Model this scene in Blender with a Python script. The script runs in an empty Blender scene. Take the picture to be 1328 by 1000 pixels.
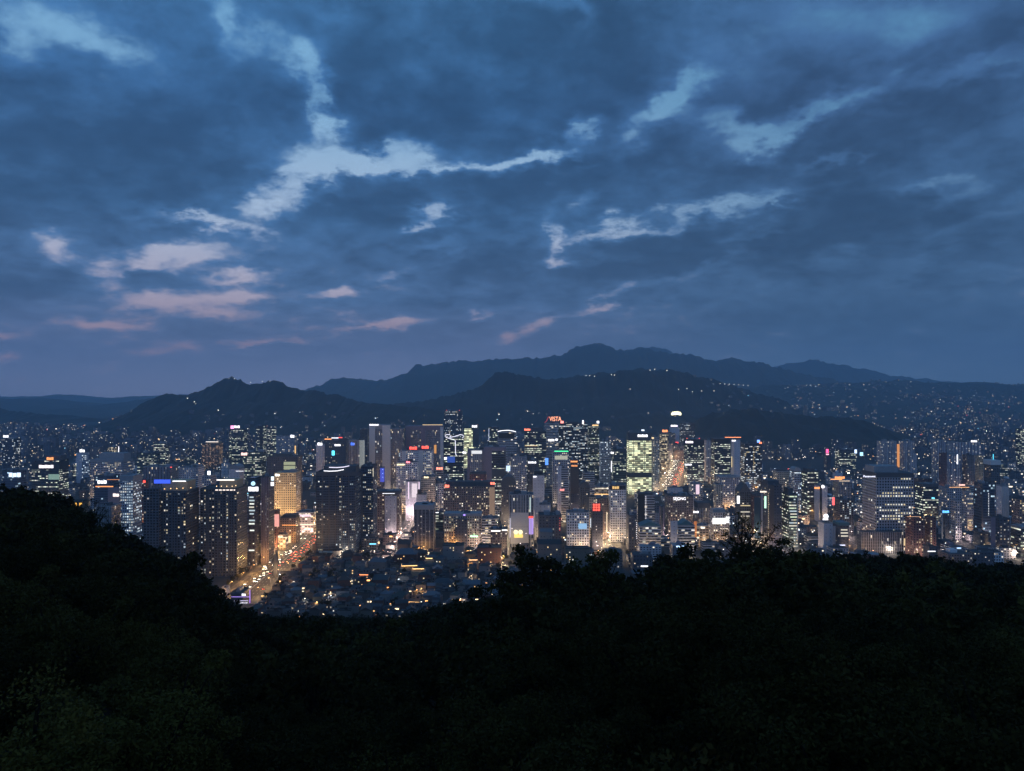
import bpy, bmesh, math, random, re
import numpy as np
from mathutils import Vector, Matrix

random.seed(7)
rng = np.random.default_rng(7)
SC = bpy.context.scene
COL = SC.collection
R = math.radians

# ------------------------------------------------------------------ camera
HAZE = 9.0e-5
SKY = 1.27
SOUTH_FILL = (2.3, 1.95, 1.95)
CAMZ, F, CX, CY = 215.0, 960.0, 664.0, 505.0        # pixels of the 1328 wide photograph
cam = bpy.data.cameras.new('camera')
cam.lens = 36.0 * F / 1328.0
cam.sensor_width = 36.0
cam.shift_y = 5.0 / 1328.0
cam.clip_start, cam.clip_end = 0.5, 90000.0
camo = bpy.data.objects.new('camera', cam)
camo.location = (0, 0, CAMZ)
camo.rotation_euler = (R(90), 0, 0)
COL.objects.link(camo)
SC.camera = camo

SC.render.engine = 'CYCLES'
SC.view_settings.view_transform = 'Standard'
SC.view_settings.look = 'None'
SC.view_settings.exposure = 0.0
SC.view_settings.gamma = 1.0
SC.view_settings.use_curve_mapping = False
SC.cycles.max_bounces = 4
SC.cycles.diffuse_bounces = 2
SC.cycles.glossy_bounces = 2
SC.cycles.volume_bounces = 1
SC.cycles.use_denoising = True
SC.cycles.sample_clamp_indirect = 3.0


def lin(c):
    return tuple((v / 255 / 12.92) if v / 255 <= 0.04045 else ((v / 255 + 0.055) / 1.055) ** 2.4 for v in c)


def at(px, d):
    return (px - CX) / F * d


def zat(py, d):
    return CAMZ - (py - CY) / F * d


class NT:
    """small helper round a node tree"""
    def __init__(s, tree):
        s.t = tree
        s.n = tree.nodes
        s.n.clear()

    def link(s, a, b):
        s.t.links.new(a, b)

    def put(s, sock, v):
        if hasattr(v, 'is_output'):
            s.link(v, sock)
        elif isinstance(v, (tuple, list)) and sock.type == 'RGBA' and len(v) == 3:
            sock.default_value = (*v, 1)
        else:
            sock.default_value = v

    def m(s, op, a, b=0.0, c=0.0, clamp=False):
        n = s.n.new('ShaderNodeMath')
        n.operation = op
        n.use_clamp = clamp
        for k, v in enumerate((a, b, c)):
            s.put(n.inputs[k], v)
        return n.outputs[0]

    def v(s, op, a, b=(0, 0, 0), scale=None):
        n = s.n.new('ShaderNodeVectorMath')
        n.operation = op
        s.put(n.inputs[0], a)
        if op != 'SCALE':
            s.put(n.inputs[1], b)
        else:
            s.put(n.inputs['Scale'], scale)
        return n.outputs['Value'] if op in ('DOT_PRODUCT', 'LENGTH') else n.outputs[0]

    def xyz(s, x, y, z=0.0):
        n = s.n.new('ShaderNodeCombineXYZ')
        for k, v in enumerate((x, y, z)):
            s.put(n.inputs[k], v)
        return n.outputs[0]

    def sep(s, v):
        n = s.n.new('ShaderNodeSeparateXYZ')
        s.put(n.inputs[0], v)
        return n.outputs

    def mix(s, f, a, b):
        n = s.n.new('ShaderNodeMix')
        n.data_type = 'RGBA'
        s.put(n.inputs[0], f)
        s.put(n.inputs[6], a)
        s.put(n.inputs[7], b)
        return n.outputs[2]

    def step(s, x, a, b):
        n = s.n.new('ShaderNodeMapRange')
        n.interpolation_type = 'SMOOTHSTEP'
        for k, v in enumerate((x, a, b, 0.0, 1.0)):
            s.put(n.inputs[k], v)
        return n.outputs[0]

    def noise(s, vec, scale, detail=4.0, rough=0.55, dim='3D', col=False):
        n = s.n.new('ShaderNodeTexNoise')
        n.noise_dimensions = dim
        if vec is not None:
            s.put(n.inputs['Vector'], vec)
        n.inputs['Scale'].default_value = scale
        n.inputs['Detail'].default_value = detail
        n.inputs['Roughness'].default_value = rough
        return n.outputs['Color' if col else 'Fac']

    def ramp(s, f, stops):
        n = s.n.new('ShaderNodeValToRGB')
        s.put(n.inputs[0], f)
        e = n.color_ramp.elements
        while len(e) < len(stops):
            e.new(0.5)
        for k, (p, c) in enumerate(stops):
            e[k].position = p
            e[k].color = (*c, 1)
        return n.outputs[0]


# ------------------------------------------------------------------ sky: dusk overcast with torn gaps
world = bpy.data.worlds.new('World')
SC.world = world
world.use_nodes = True
W = NT(world.node_tree)
tc = W.n.new('ShaderNodeTexCoord').outputs['Generated']
dx, dy, dz = W.sep(tc)
az = W.m('MULTIPLY', W.m('ARCTAN2', dx, dy), 57.2958)
el = W.m('MAXIMUM', W.m('MULTIPLY', W.m('ARCSINE', dz), 57.2958), 0.0)
zc = W.m('ADD', W.m('MAXIMUM', dz, 0.0), 0.30)
plane = W.xyz(W.m('DIVIDE', dx, zc), W.m('DIVIDE', dy, zc), 3.1)
warp = W.v('SUBTRACT', W.noise(plane, 5.0, 7.0, 0.62, col=True), (0.5, 0.5, 0.5))
low = W.m('ADD', 0.22, W.m('MULTIPLY', W.step(el, 0.0, 18.0), 0.85))
p = W.v('ADD', W.xyz(az, el), W.v('MULTIPLY', W.v('SCALE', warp, scale=low), (9.0, 6.5, 0.0)))


def azel(px, py):
    u, v = (px - CX) / F, (CY - py) / F
    a = math.atan(u)
    return math.degrees(a), math.degrees(math.atan(v * math.cos(a)))


# torn openings of the cloud deck: centre, half sizes (pixels of the photo), tilt in degrees, strength
GAPS = [
    (95, 38, 95, 24, -4, .75), (18, 62, 28, 26, 0, .6), (292, 40, 14, 30, 20, .55),
    (330, 62, 30, 16, 20, .4), (382, 92, 26, 18, -50, .8), (408, 135, 14, 32, 15, .8), (425, 178, 24, 14, 35, .85),
    (405, 236, 78, 15, 14, 1.1), (330, 266, 40, 15, 10, .95), (480, 208, 80, 17, 8, 1.15), (520, 186, 26, 12, 10, .6),
    (610, 212, 100, 9, 6, 1.0), (270, 284, 70, 8, -6, .85), (222, 332, 42, 14, 14, 1.0), (190, 345, 22, 6, 0, .7),
    (72, 330, 24, 15, 15, 1.0), (132, 356, 20, 18, 20, .8), (215, 392, 92, 12, 5, 1.0), (318, 360, 40, 8, 4, 1.0),
    (312, 384, 22, 8, 0, .8), (130, 422, 52, 8, 3, 1.0), (280, 408, 34, 7, 0, .8), (548, 290, 28, 8, 14, .85),
    (576, 320, 30, 7, 14, .45), (436, 378, 24, 6, 8, .85), (497, 360, 30, 8, 20, .55), (505, 420, 56, 6, 6, .95),
    (218, 450, 42, 10, 5, .55), (352, 442, 60, 5, 2, .5), (728, 312, 12, 34, -10, .9), (790, 302, 58, 8, 6, .8),
    (732, 345, 32, 6, 0, .75), (925, 277, 92, 9, 8, .85), (1000, 270, 34, 7, 10, .6), (770, 262, 14, 22, 10, .5),
    (860, 150, 66, 14, 28, .9), (905, 122, 42, 22, 20, .8), (962, 168, 60, 16, -12, .9), (1075, 143, 110, 11, 18, .85),
    (1000, 186, 26, 14, -40, .5), (1280, 76, 80, 12, 12, .65), (1200, 30, 95, 22, 10, .6), (1140, 14, 90, 20, 0, .55),
    (755, 168, 44, 10, 14, .85), (700, 203, 60, 9, 12, .9), (1096, 210, 40, 7, 12, .62), (1205, 240, 40, 8, -5, .5),
    (1080, 330, 30, 7, 0, .45), (900, 352, 60, 6, 14, .42), (772, 397, 26, 6, 10, .75), (795, 378, 50, 5, 8, .5),
    (620, 408, 18, 5, 14, .7), (706, 420, 50, 7, 16, .6), (660, 436, 26, 8, 20, .4), (4, 436, 26, 6, 8, .7),
    (2, 462, 22, 7, 20, .6), (440, 14, 44, 14, 0, .35), (690, 10, 60, 12, -10, .45), (752, 20, 34, 14, -30, .5),
    (1290, 270, 70, 9, 12, .3), (980, 300, 60, 6, 8, .3),
]
G = None
for (gx, gy, hx, hy, tilt, amp) in GAPS:
    a, e = azel(gx, gy)
    k = 57.3 / F
    cs, sn = math.cos(R(tilt)), math.sin(R(tilt))
    d_ = W.v('SUBTRACT', p, (a, e, 0))
    q1 = W.v('DOT_PRODUCT', d_, (cs / (hx * k), sn / (hx * k), 0))
    q2 = W.v('DOT_PRODUCT', d_, (-sn / (hy * k), cs / (hy * k), 0))
    q = W.m('MULTIPLY_ADD', q1, q1, W.m('MULTIPLY', q2, q2))
    G = W.m('MULTIPLY_ADD', W.m('EXPONENT', W.m('MULTIPLY', q, -1.05)), amp, G if G is not None else 0.0)
MASSES = [(190, 175, 190, 75, 10), (90, 250, 120, 40, 0), (640, 95, 200, 75, -6), (470, 120, 50, 60, 0), (1075, 108, 75, 36, 20), (905, 205, 130, 34, 0), (1190, 150, 140, 42, 14), (560, 262, 190, 30, 6), (900, 320, 180, 30, 6), (1260, 20, 80, 30, 10), (780, 60, 70, 60, 0), (640, 345, 150, 22, 4), (60, 380, 60, 22, 0), (1180, 280, 150, 24, 8)]
D = None
for (gx, gy, hx, hy, tilt) in MASSES:
    a, e = azel(gx, gy)
    k = 57.3 / F
    cs, sn = math.cos(R(tilt)), math.sin(R(tilt))
    d_ = W.v('SUBTRACT', p, (a, e, 0))
    q1 = W.v('DOT_PRODUCT', d_, (cs / (hx * k), sn / (hx * k), 0))
    q2 = W.v('DOT_PRODUCT', d_, (-sn / (hy * k), cs / (hy * k), 0))
    q = W.m('MULTIPLY_ADD', q1, q1, W.m('MULTIPLY', q2, q2))
    D = W.m('ADD', W.m('EXPONENT', W.m('MULTIPLY', q, -0.8)), D if D is not None else 0.0)
n1 = W.noise(W.v('ADD', plane, (4.0, 2.0, 0)), 3.4, 2.0, 0.5)
n2 = W.noise(plane, 8.5, 10.0, 0.65)
n3 = W.noise(W.v('ADD', plane, (9.0, 5.0, 0)), 17.0, 7.0, 0.66)
nn = W.m('ADD', W.m('MULTIPLY', W.m('SUBTRACT', n1, 0.5), 1.1), W.m('MULTIPLY', W.m('SUBTRACT', n2, 0.5), 2.0))
thick = W.m('ADD', W.m('ADD', 0.62, nn), W.m('SUBTRACT', W.m('MULTIPLY', W.m('MINIMUM', D, 1.1), 0.42), W.m('MULTIPLY', W.m('MINIMUM', G, 1.25), 1.28)))
gap = W.m('SUBTRACT', 1.0, W.step(W.m('ADD', thick, W.m('MULTIPLY', W.m('SUBTRACT', n3, 0.5), 1.15)), -0.66, 0.46))
el01 = W.m('DIVIDE', el, 30.0, clamp=True)
cl_l = W.ramp(el01, [(0, lin((114, 122, 150))), (.10, lin((104, 117, 149))), (.22, lin((73, 101, 138))), (.42, lin((57, 93, 133))), (.68, lin((48, 86, 128))), (1, lin((55, 98, 140)))])
cl_r = W.ramp(el01, [(0, lin((76, 100, 127))), (.16, lin((63, 91, 122))), (.42, lin((54, 84, 118))), (.7, lin((51, 80, 117))), (1, lin((56, 90, 128)))])
gp_l = W.ramp(el01, [(0, lin((158, 136, 152))), (.12, lin((190, 160, 168))), (.24, lin((186, 178, 194))), (.42, lin((168, 188, 212))), (.68, lin((122, 166, 200))), (1, lin((104, 156, 194)))])
gp_r = W.ramp(el01, [(0, lin((105, 122, 148))), (.2, lin((136, 146, 174))), (.42, lin((108, 146, 180))), (.7, lin((84, 130, 166))), (1, lin((78, 128, 168)))])
side = W.step(az, -4.0, 24.0)
cloud = W.mix(side, cl_l, cl_r)
shade = W.m('SUBTRACT', 1.42, W.m('MULTIPLY', W.step(thick, 0.05, 1.35), 0.80))
shade = W.m('MULTIPLY', shade, W.m('ADD', 1.0, W.m('MULTIPLY', W.m('SUBTRACT', n3, 0.5), 0.55)))
shade = W.m('ADD', 1.0, W.m('MULTIPLY', W.m('SUBTRACT', shade, 1.0), W.step(el, -1.0, 9.0)))
cloud = W.v('SCALE', cloud, scale=shade)
sky = W.mix(gap, cloud, W.mix(side, gp_l, gp_r))
lift = W.m('ADD', 1.0, W.m('MULTIPLY', W.m('SUBTRACT', 1.0, W.step(el, 0.0, 5.0)), 0.8))
sky = W.v('SCALE', sky, scale=lift)
# unseen southern sky, brightened and tinted rosy as added fill for the facades
south = W.step(W.m('MULTIPLY', dy, -1.0), -0.15, 0.55)
sky = W.v('MULTIPLY', sky, W.mix(south, (1, 1, 1), SOUTH_FILL))
bg = W.n.new('ShaderNodeBackground')
W.link(sky, bg.inputs['Color'])
bg.inputs['Strength'].default_value = SKY
out = W.n.new('ShaderNodeOutputWorld')
W.link(bg.outputs[0], out.inputs['Surface'])
world.cycles.sampling_method = 'MANUAL'
world.cycles.sample_map_resolution = 512

# last glow of the sun, already down in the west-north-west
sun = bpy.data.lights.new('sun', 'SUN')
sun.energy = 0.02
sun.angle = R(25)
sun.color = (1.0, 0.78, 0.72)
suno = bpy.data.objects.new('sun', sun)
suno.rotation_euler = (R(84), 0, R(55))
COL.objects.link(suno)

# ------------------------------------------------------------------ materials
MATS = {}


def mat(name, col, rough=0.8, emit=None, es=0.0, var=0.0, vscale=0.3, metal=0.0, sample=False):
    if name in MATS:
        return MATS[name]
    m = bpy.data.materials.new(name)
    m.use_nodes = True
    T = NT(m.node_tree)
    b = T.n.new('ShaderNodeBsdfPrincipled')
    b.inputs['Roughness'].default_value = rough
    b.inputs['Metallic'].default_value = metal
    if var:
        oc = T.n.new('ShaderNodeTexCoord').outputs['Object']
        f = T.m('ADD', 1.0 - var, T.m('MULTIPLY', T.noise(oc, vscale, 5.0, 0.6), 2 * var))
        T.link(T.v('SCALE', col, scale=f), b.inputs['Base Color'])
    else:
        b.inputs['Base Color'].default_value = (*col, 1)
    if emit:
        b.inputs['Emission Color'].default_value = (*emit, 1)
        b.inputs['Emission Strength'].default_value = es
        m.cycles.emission_sampling = 'AUTO' if sample else 'NONE'
    o = T.n.new('ShaderNodeOutputMaterial')
    T.link(b.outputs[0], o.inputs['Surface'])
    MATS[name] = m
    return m


def glow(col, es=1.5):
    """the face of a lit sign, strip or lamp"""
    key = 'lit_%02x%02x%02x_%d' % (*[int(255 * max(0, min(1, c))) for c in col], int(es * 100))
    return mat(key, (0.1, 0.1, 0.1), 0.6, col, es)


STY = {}


def facade(key, wall, glass, la, lb, cw, ch, fw, fh, prob, corr, es, grough=0.22, run=6.0):
    m = bpy.data.materials.new('facade_' + key)
    m.use_nodes = True
    T = NT(m.node_tree)
    uv = T.n.new('ShaderNodeUVMap').outputs[0]
    U, V, _ = T.sep(uv)
    cu, cv = T.m('FLOOR', U), T.m('FLOOR', V)
    fu, fv = T.m('SUBTRACT', U, cu), T.m('SUBTRACT', V, cv)
    mk = T.m('MULTIPLY', T.m('LESS_THAN', T.m('ABSOLUTE', T.m('SUBTRACT', fu, 0.5)), fw / 2),
             T.m('LESS_THAN', T.m('ABSOLUTE', T.m('SUBTRACT', fv, 0.5)), fh / 2))
    wn = T.n.new('ShaderNodeTexWhiteNoise')
    wn.noise_dimensions = '2D'
    T.link(T.xyz(cu, cv), wn.inputs['Vector'])
    A = wn.outputs['Value']
    c3 = T.sep(wn.outputs['Color'])
    wf = T.n.new('ShaderNodeTexWhiteNoise')
    wf.noise_dimensions = '2D'
    T.link(T.xyz(T.m('ADD', T.m('FLOOR', T.m('DIVIDE', cu, run)), 0.37), cv), wf.inputs['Vector'])
    Ff = wf.outputs['Value']
    pr = T.m('MULTIPLY', T.m('MULTIPLY_ADD', T.m('POWER', Ff, 3.0), 4.0 * corr, 1.0 - corr), prob)
    lit = T.m('MULTIPLY', T.m('LESS_THAN', A, pr), mk)
    # a blind drawn part of the way, a ceiling lamp near the top of the pane
    up = T.m('ADD', 0.55, T.m('MULTIPLY', fv, 0.8))
    br = T.m('MULTIPLY', T.m('MULTIPLY', T.m('MULTIPLY_ADD', T.m('POWER', c3[1], 1.6), 2.0, 0.22), up), T.m('MULTIPLY', lit, es))
    b = T.n.new('ShaderNodeBsdfPrincipled')
    oc = T.n.new('ShaderNodeTexCoord').outputs['Object']
    dirt = T.m('ADD', 0.72, T.m('MULTIPLY', T.noise(T.v('MULTIPLY', oc, (0.25, 0.25, 0.07)), 1.0, 5.0, 0.6), 0.56))
    gvar = T.m('ADD', 0.5, c3[0])
    T.link(T.mix(mk, T.v('SCALE', wall, scale=dirt), T.v('SCALE', glass, scale=gvar)), b.inputs['Base Color'])
    T.link(T.m('MULTIPLY_ADD', mk, grough - 0.8, 0.8), b.inputs['Roughness'])
    T.link(T.mix(c3[2], la, lb), b.inputs['Emission Color'])
    T.link(br, b.inputs['Emission Strength'])
    o = T.n.new('ShaderNodeOutputMaterial')
    T.link(b.outputs[0], o.inputs['Surface'])
    m.cycles.emission_sampling = 'NONE'
    STY[key] = dict(m=m, cw=cw, ch=ch, fw=fw, fh=fh)


COOL, WHITE, WARM, AMBER, GREENW = (.70, .88, 1.0), (1.0, .95, .85), (1.0, .78, .45), (1.0, .5, .17), (.85, 1.0, .72)
DG = (.012, .016, .022)
facade('dark_glass', (.045, .055, .075), (.014, .020, .030), WHITE, COOL, 3.2, 3.9, .92, .50, .24, .85, .62, run=9)
facade('green_glass', (.06, .08, .08), (.016, .026, .028), GREENW, WHITE, 3.2, 3.9, .94, .42, .40, .85, .55, run=9)
facade('blue_glass', (.05, .075, .12), (.015, .03, .055), COOL, (.5, .8, 1), 3.0, 3.9, .9, .55, .07, .6, .6)
facade('blue_tower', (.045, .068, .105), (.012, .022, .034), WARM, COOL, 2.3, 3.3, .72, .5, .03, .3, .6)
facade('grey_grid', (.34, .33, .36), DG, WHITE, WARM, 3.2, 3.6, .52, .52, .14, .5, .8)
facade('office_grid', (.33, .32, .345), DG, WHITE, (1, .9, .62), 3.5, 3.75, .56, .56, .03, .5, .9)
facade('beige_grid', (.46, .37, .28), DG, WARM, WHITE, 3.2, 3.5, .5, .5, .15, .4, .8)
facade('white_grid', (.62, .60, .63), DG, WHITE, WARM, 3.3, 3.5, .56, .55, .12, .4, .75)
facade('cool_grid', (.30, .32, .37), DG, COOL, (.85, .95, 1), 3.0, 3.7, .62, .5, .30, .75, .8)
facade('brown_brick', (.20, .145, .13), DG, WARM, WHITE, 3.2, 3.3, .45, .5, .11, .3, .8)
facade('red_brick', (.17, .075, .065), DG, WARM, WHITE, 3.3, 3.2, .4, .5, .06, .2, .8)
facade('apartment', (.46, .43, .45), (.02, .02, .026), WARM, WHITE, 3.6, 2.9, .55, .48, .15, .25, .8)
facade('dark_tower', (.085, .088, .10), (.012, .014, .018), WARM, WHITE, 3.3, 3.1, .62, .55, .035, .2, .7)
facade('blank_pale', (.50, .48, .51), DG, WARM, WHITE, 6.0, 5.0, .12, .2, .12, .2, .8)
facade('blank_dark', (.075, .073, .088), DG, WARM, WHITE, 4.0, 4.0, .35, .3, .11, .3, .8)
facade('lit_yellow', (.035, .04, .035), (.03, .035, .03), (1, .95, .58), (.88, 1, .66), 6.0, 4.0, .97, .72, .97, 0, .85, run=3)
facade('lit_rows', (.06, .065, .08), DG, WHITE, GREENW, 3.0, 3.9, .98, .40, .44, .9, .68, run=12)
facade('warm_rows', (.12, .10, .09), DG, (1, .78, .45), (1, .9, .65), 3.0, 3.9, .95, .62, .6, .7, .55, run=5)
facade('striped', (.40, .39, .41), DG, WARM, WHITE, 4.0, 3.6, 1.0, .46, .10, .5, .75)
facade('fins', (.34, .34, .37), (.014, .018, .024), WARM, WHITE, 2.4, 4.0, .6, .94, .05, .3, .6)
facade('copper', (.22, .14, .11), DG, (1, .55, .32), (1, .7, .42), 3.0, 3.3, .6, .6, .5, .4, .4)
facade('shops', (.36, .29, .24), (.05, .04, .03), WARM, (1, .9, .75), 4.0, 3.6, .75, .6, .35, .3, 1.0)
facade('far_block', (.10, .105, .13), DG, WARM, WHITE, 4.5, 3.6, .5, .45, .06, .3, 1.4)
facade('far_pale', (.20, .20, .23), DG, WARM, WHITE, 4.5, 3.0, .5, .45, .06, .3, 1.4)

ROOF = mat('roof_felt', (.055, .056, .06), .9, var=.3, vscale=.25)
ROOF_PALE = mat('roof_pale', (.22, .23, .25), .85, var=.3, vscale=.25)
CONC = mat('concrete', (.26, .26, .27), .85, var=.2)
CONC_D = mat('dark_concrete', (.07, .072, .08), .8, var=.2)
METAL = mat('grey_metal', (.20, .21, .22), .45, metal=.6)
WHITEP = mat('white_paint', (.62, .62, .64), .6, var=.1)
DARKP = mat('dark_panel', (.018, .02, .025), .5)


# ------------------------------------------------------------------ mesh helpers
class MB:
    def __init__(s):
        s.v, s.f, s.uv, s.mi = [], [], [], []

    def quad(s, a, b, c, d, mi=0, uv=((0, 0), (1, 0), (1, 1), (0, 1))):
        i = len(s.v)
        s.v += [a, b, c, d]
        s.f.append((i, i + 1, i + 2, i + 3))
        s.uv += list(uv)
        s.mi.append(mi)

    def tri(s, a, b, c, mi=0):
        i = len(s.v)
        s.v += [a, b, c]
        s.f.append((i, i + 1, i + 2))
        s.uv += [(0, 0), (1, 0), (1, 1)]
        s.mi.append(mi)

    def box(s, x0, x1, y0, y1, z0, z1, mw=0, mr=None, sty=None, top=True, bottom=False):
        mr = mw if mr is None else mr
        def uvs(w, h):
            if not sty:
                return ((0, 0), (1, 0), (1, 1), (0, 1))
            n, k = max(1, round(w / sty['cw'])), max(1, round(h / sty['ch']))
            u0, v0 = random.randrange(0, 900), random.randrange(0, 900)
            return ((u0, v0), (u0 + n, v0), (u0 + n, v0 + k), (u0, v0 + k))
        wx, wy, h = x1 - x0, y1 - y0, z1 - z0
        s.quad((x0, y0, z0), (x1, y0, z0), (x1, y0, z1), (x0, y0, z1), mw, uvs(wx, h))
        s.quad((x1, y0, z0), (x1, y1, z0), (x1, y1, z1), (x1, y0, z1), mw, uvs(wy, h))
        s.quad((x1, y1, z0), (x0, y1, z0), (x0, y1, z1), (x1, y1, z1), mw, uvs(wx, h))
        s.quad((x0, y1, z0), (x0, y0, z0), (x0, y0, z1), (x0, y1, z1), mw, uvs(wy, h))
        if top:
            s.quad((x0, y0, z1), (x1, y0, z1), (x1, y1, z1), (x0, y1, z1), mr)
        if bottom:
            s.quad((x0, y1, z0), (x1, y1, z0), (x1, y0, z0), (x0, y0, z0), mr)

    def tube(s, pts, r, mi=0, n=6):
        """a round bar through pts; r: one radius or one per point"""
        rs = r if isinstance(r, (list, tuple)) else [r] * len(pts)
        rings = []
        for k, pt in enumerate(pts):
            pt = Vector(pt)
            a = Vector(pts[max(0, k - 1)])
            b = Vector(pts[min(len(pts) - 1, k + 1)])
            t = (b - a).normalized()
            q = t.orthogonal().normalized()
            w = t.cross(q)
            rings.append([tuple(pt + rs[k] * (math.cos(2 * math.pi * j / n) * q + math.sin(2 * math.pi * j / n) * w)) for j in range(n)])
        for a, b in zip(rings, rings[1:]):
            for j in range(n):
                s.quad(a[j], a[(j + 1) % n], b[(j + 1) % n], b[j], mi)
        for ring, fl in ((rings[0], True), (rings[-1], False)):
            c = tuple(sum(x[k] for x in ring) / n for k in range(3))
            for j in range(n):
                a, b = ring[j], ring[(j + 1) % n]
                s.tri(c, b, a, mi) if fl else s.tri(c, a, b, mi)

    def ball(s, c, r, mi=0, nu=8, nv=5, sz=1.0):
        def P(i, j):
            t, f = math.pi * j / nv, 2 * math.pi * i / nu
            return (c[0] + r * math.sin(t) * math.cos(f), c[1] + r * math.sin(t) * math.sin(f), c[2] + sz * r * math.cos(t))
        for i in range(nu):
            for j in range(nv):
                if j == 0:
                    s.tri(P(i, 0), P(i, 1), P(i + 1, 1), mi)
                elif j == nv - 1:
                    s.tri(P(i, j), P(i, nv), P(i + 1, j), mi)
                else:
                    s.quad(P(i, j), P(i, j + 1), P(i + 1, j + 1), P(i + 1, j), mi)

    def mesh(s, name, mats):
        me = bpy.data.meshes.new(name)
        me.from_pydata(s.v, [], s.f)
        ul = me.uv_layers.new(name='UVMap')
        ul.data.foreach_set('uv', np.array(s.uv, dtype=np.float32).ravel())
        for m in mats:
            me.materials.append(m)
        me.polygons.foreach_set('material_index', np.array(s.mi, dtype=np.int32))
        me.update()
        return me

    def build(s, name, mats, parent=None, loc=None):
        if not isinstance(mats, (list, tuple)):
            mats = [mats]
        return link(name, s.mesh(name, mats), parent, loc)


def link(name, data, parent=None, loc=None, rz=0.0):
    o = bpy.data.objects.new(name, data)
    COL.objects.link(o)
    if parent is not None:
        o.parent = parent
    if loc is not None:
        o.location = loc
    if rz:
        o.rotation_euler = (0, 0, rz)
    return o


def thing(name, cat, loc=(0, 0, 0), rz=0.0, label=None, group=None, data=None):
    o = link(name, data, None, loc, rz)
    o['category'] = cat
    if label:
        o['label'] = label
    if group:
        o['group'] = group
    return o


def structure(o):
    o['kind'] = 'structure'
    return o


def np_mesh(name, v, f, mats, mi=None, uv=None):
    """v (n,3), f (m,4) arrays"""
    me = bpy.data.meshes.new(name)
    n, m = len(v), len(f)
    k = f.shape[1]
    me.vertices.add(n)
    me.vertices.foreach_set('co', np.asarray(v, np.float32).ravel())
    me.loops.add(m * k)
    me.loops.foreach_set('vertex_index', np.asarray(f, np.int32).ravel())
    me.polygons.add(m)
    me.polygons.foreach_set('loop_start', np.arange(0, m * k, k, dtype=np.int32))
    me.polygons.foreach_set('loop_total', np.full(m, k, np.int32))
    for x in mats:
        me.materials.append(x)
    if mi is not None:
        me.polygons.foreach_set('material_index', np.asarray(mi, np.int32))
    if uv is not None:
        ul = me.uv_layers.new(name='UVMap')
        ul.data.foreach_set('uv', np.asarray(uv, np.float32).ravel())
    me.update(calc_edges=True)
    me.validate()
    return me


def vnoise(x, y, seed=0):
    """value noise on arrays"""
    xi, yi = np.floor(x).astype(np.int64), np.floor(y).astype(np.int64)
    fx, fy = x - xi, y - yi
    fx, fy = fx * fx * (3 - 2 * fx), fy * fy * (3 - 2 * fy)
    def h(a, b):
        n = (a * 374761393 + b * 668265263 + seed * 982451653) & 0x7fffffff
        n = ((n ^ (n >> 13)) * 1274126177) & 0x7fffffff
        return ((n ^ (n >> 16)) & 0xffff) / 65535.0
    return (h(xi, yi) * (1 - fx) + h(xi + 1, yi) * fx) * (1 - fy) + (h(xi, yi + 1) * (1 - fx) + h(xi + 1, yi + 1) * fx) * fy


def fbm(x, y, seed=0, oct=5, gain=.5):
    t, a, s = 0, 1.0, 0
    for k in range(oct):
        t = t + a * vnoise(x * 2 ** k, y * 2 ** k, seed + k)
        s += a
        a *= gain
    return t / s - 0.5

# ------------------------------------------------------------------ ground, mountains, the wooded slope in front
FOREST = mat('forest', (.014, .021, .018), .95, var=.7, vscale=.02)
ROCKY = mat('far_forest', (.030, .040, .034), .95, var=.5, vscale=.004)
GROUND = mat('city_ground', (.030, .030, .031), .9, var=.5, vscale=.02)
SOIL = mat('soil', (.018, .018, .012), .95, var=.5, vscale=.2)
ASPH = mat('asphalt', (.050, .047, .045), .75, var=.25, vscale=.4)
PAVE = mat('pavement', (.085, .082, .08), .85, var=.2, vscale=.5)
MARK = mat('road_paint', (.6, .6, .58), .7)

b = MB()
b.quad((-13400, -300, 0), (13400, -300, 0), (13400, 17400, 0), (-13400, 17400, 0))
structure(b.build('ground', GROUND))

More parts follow.
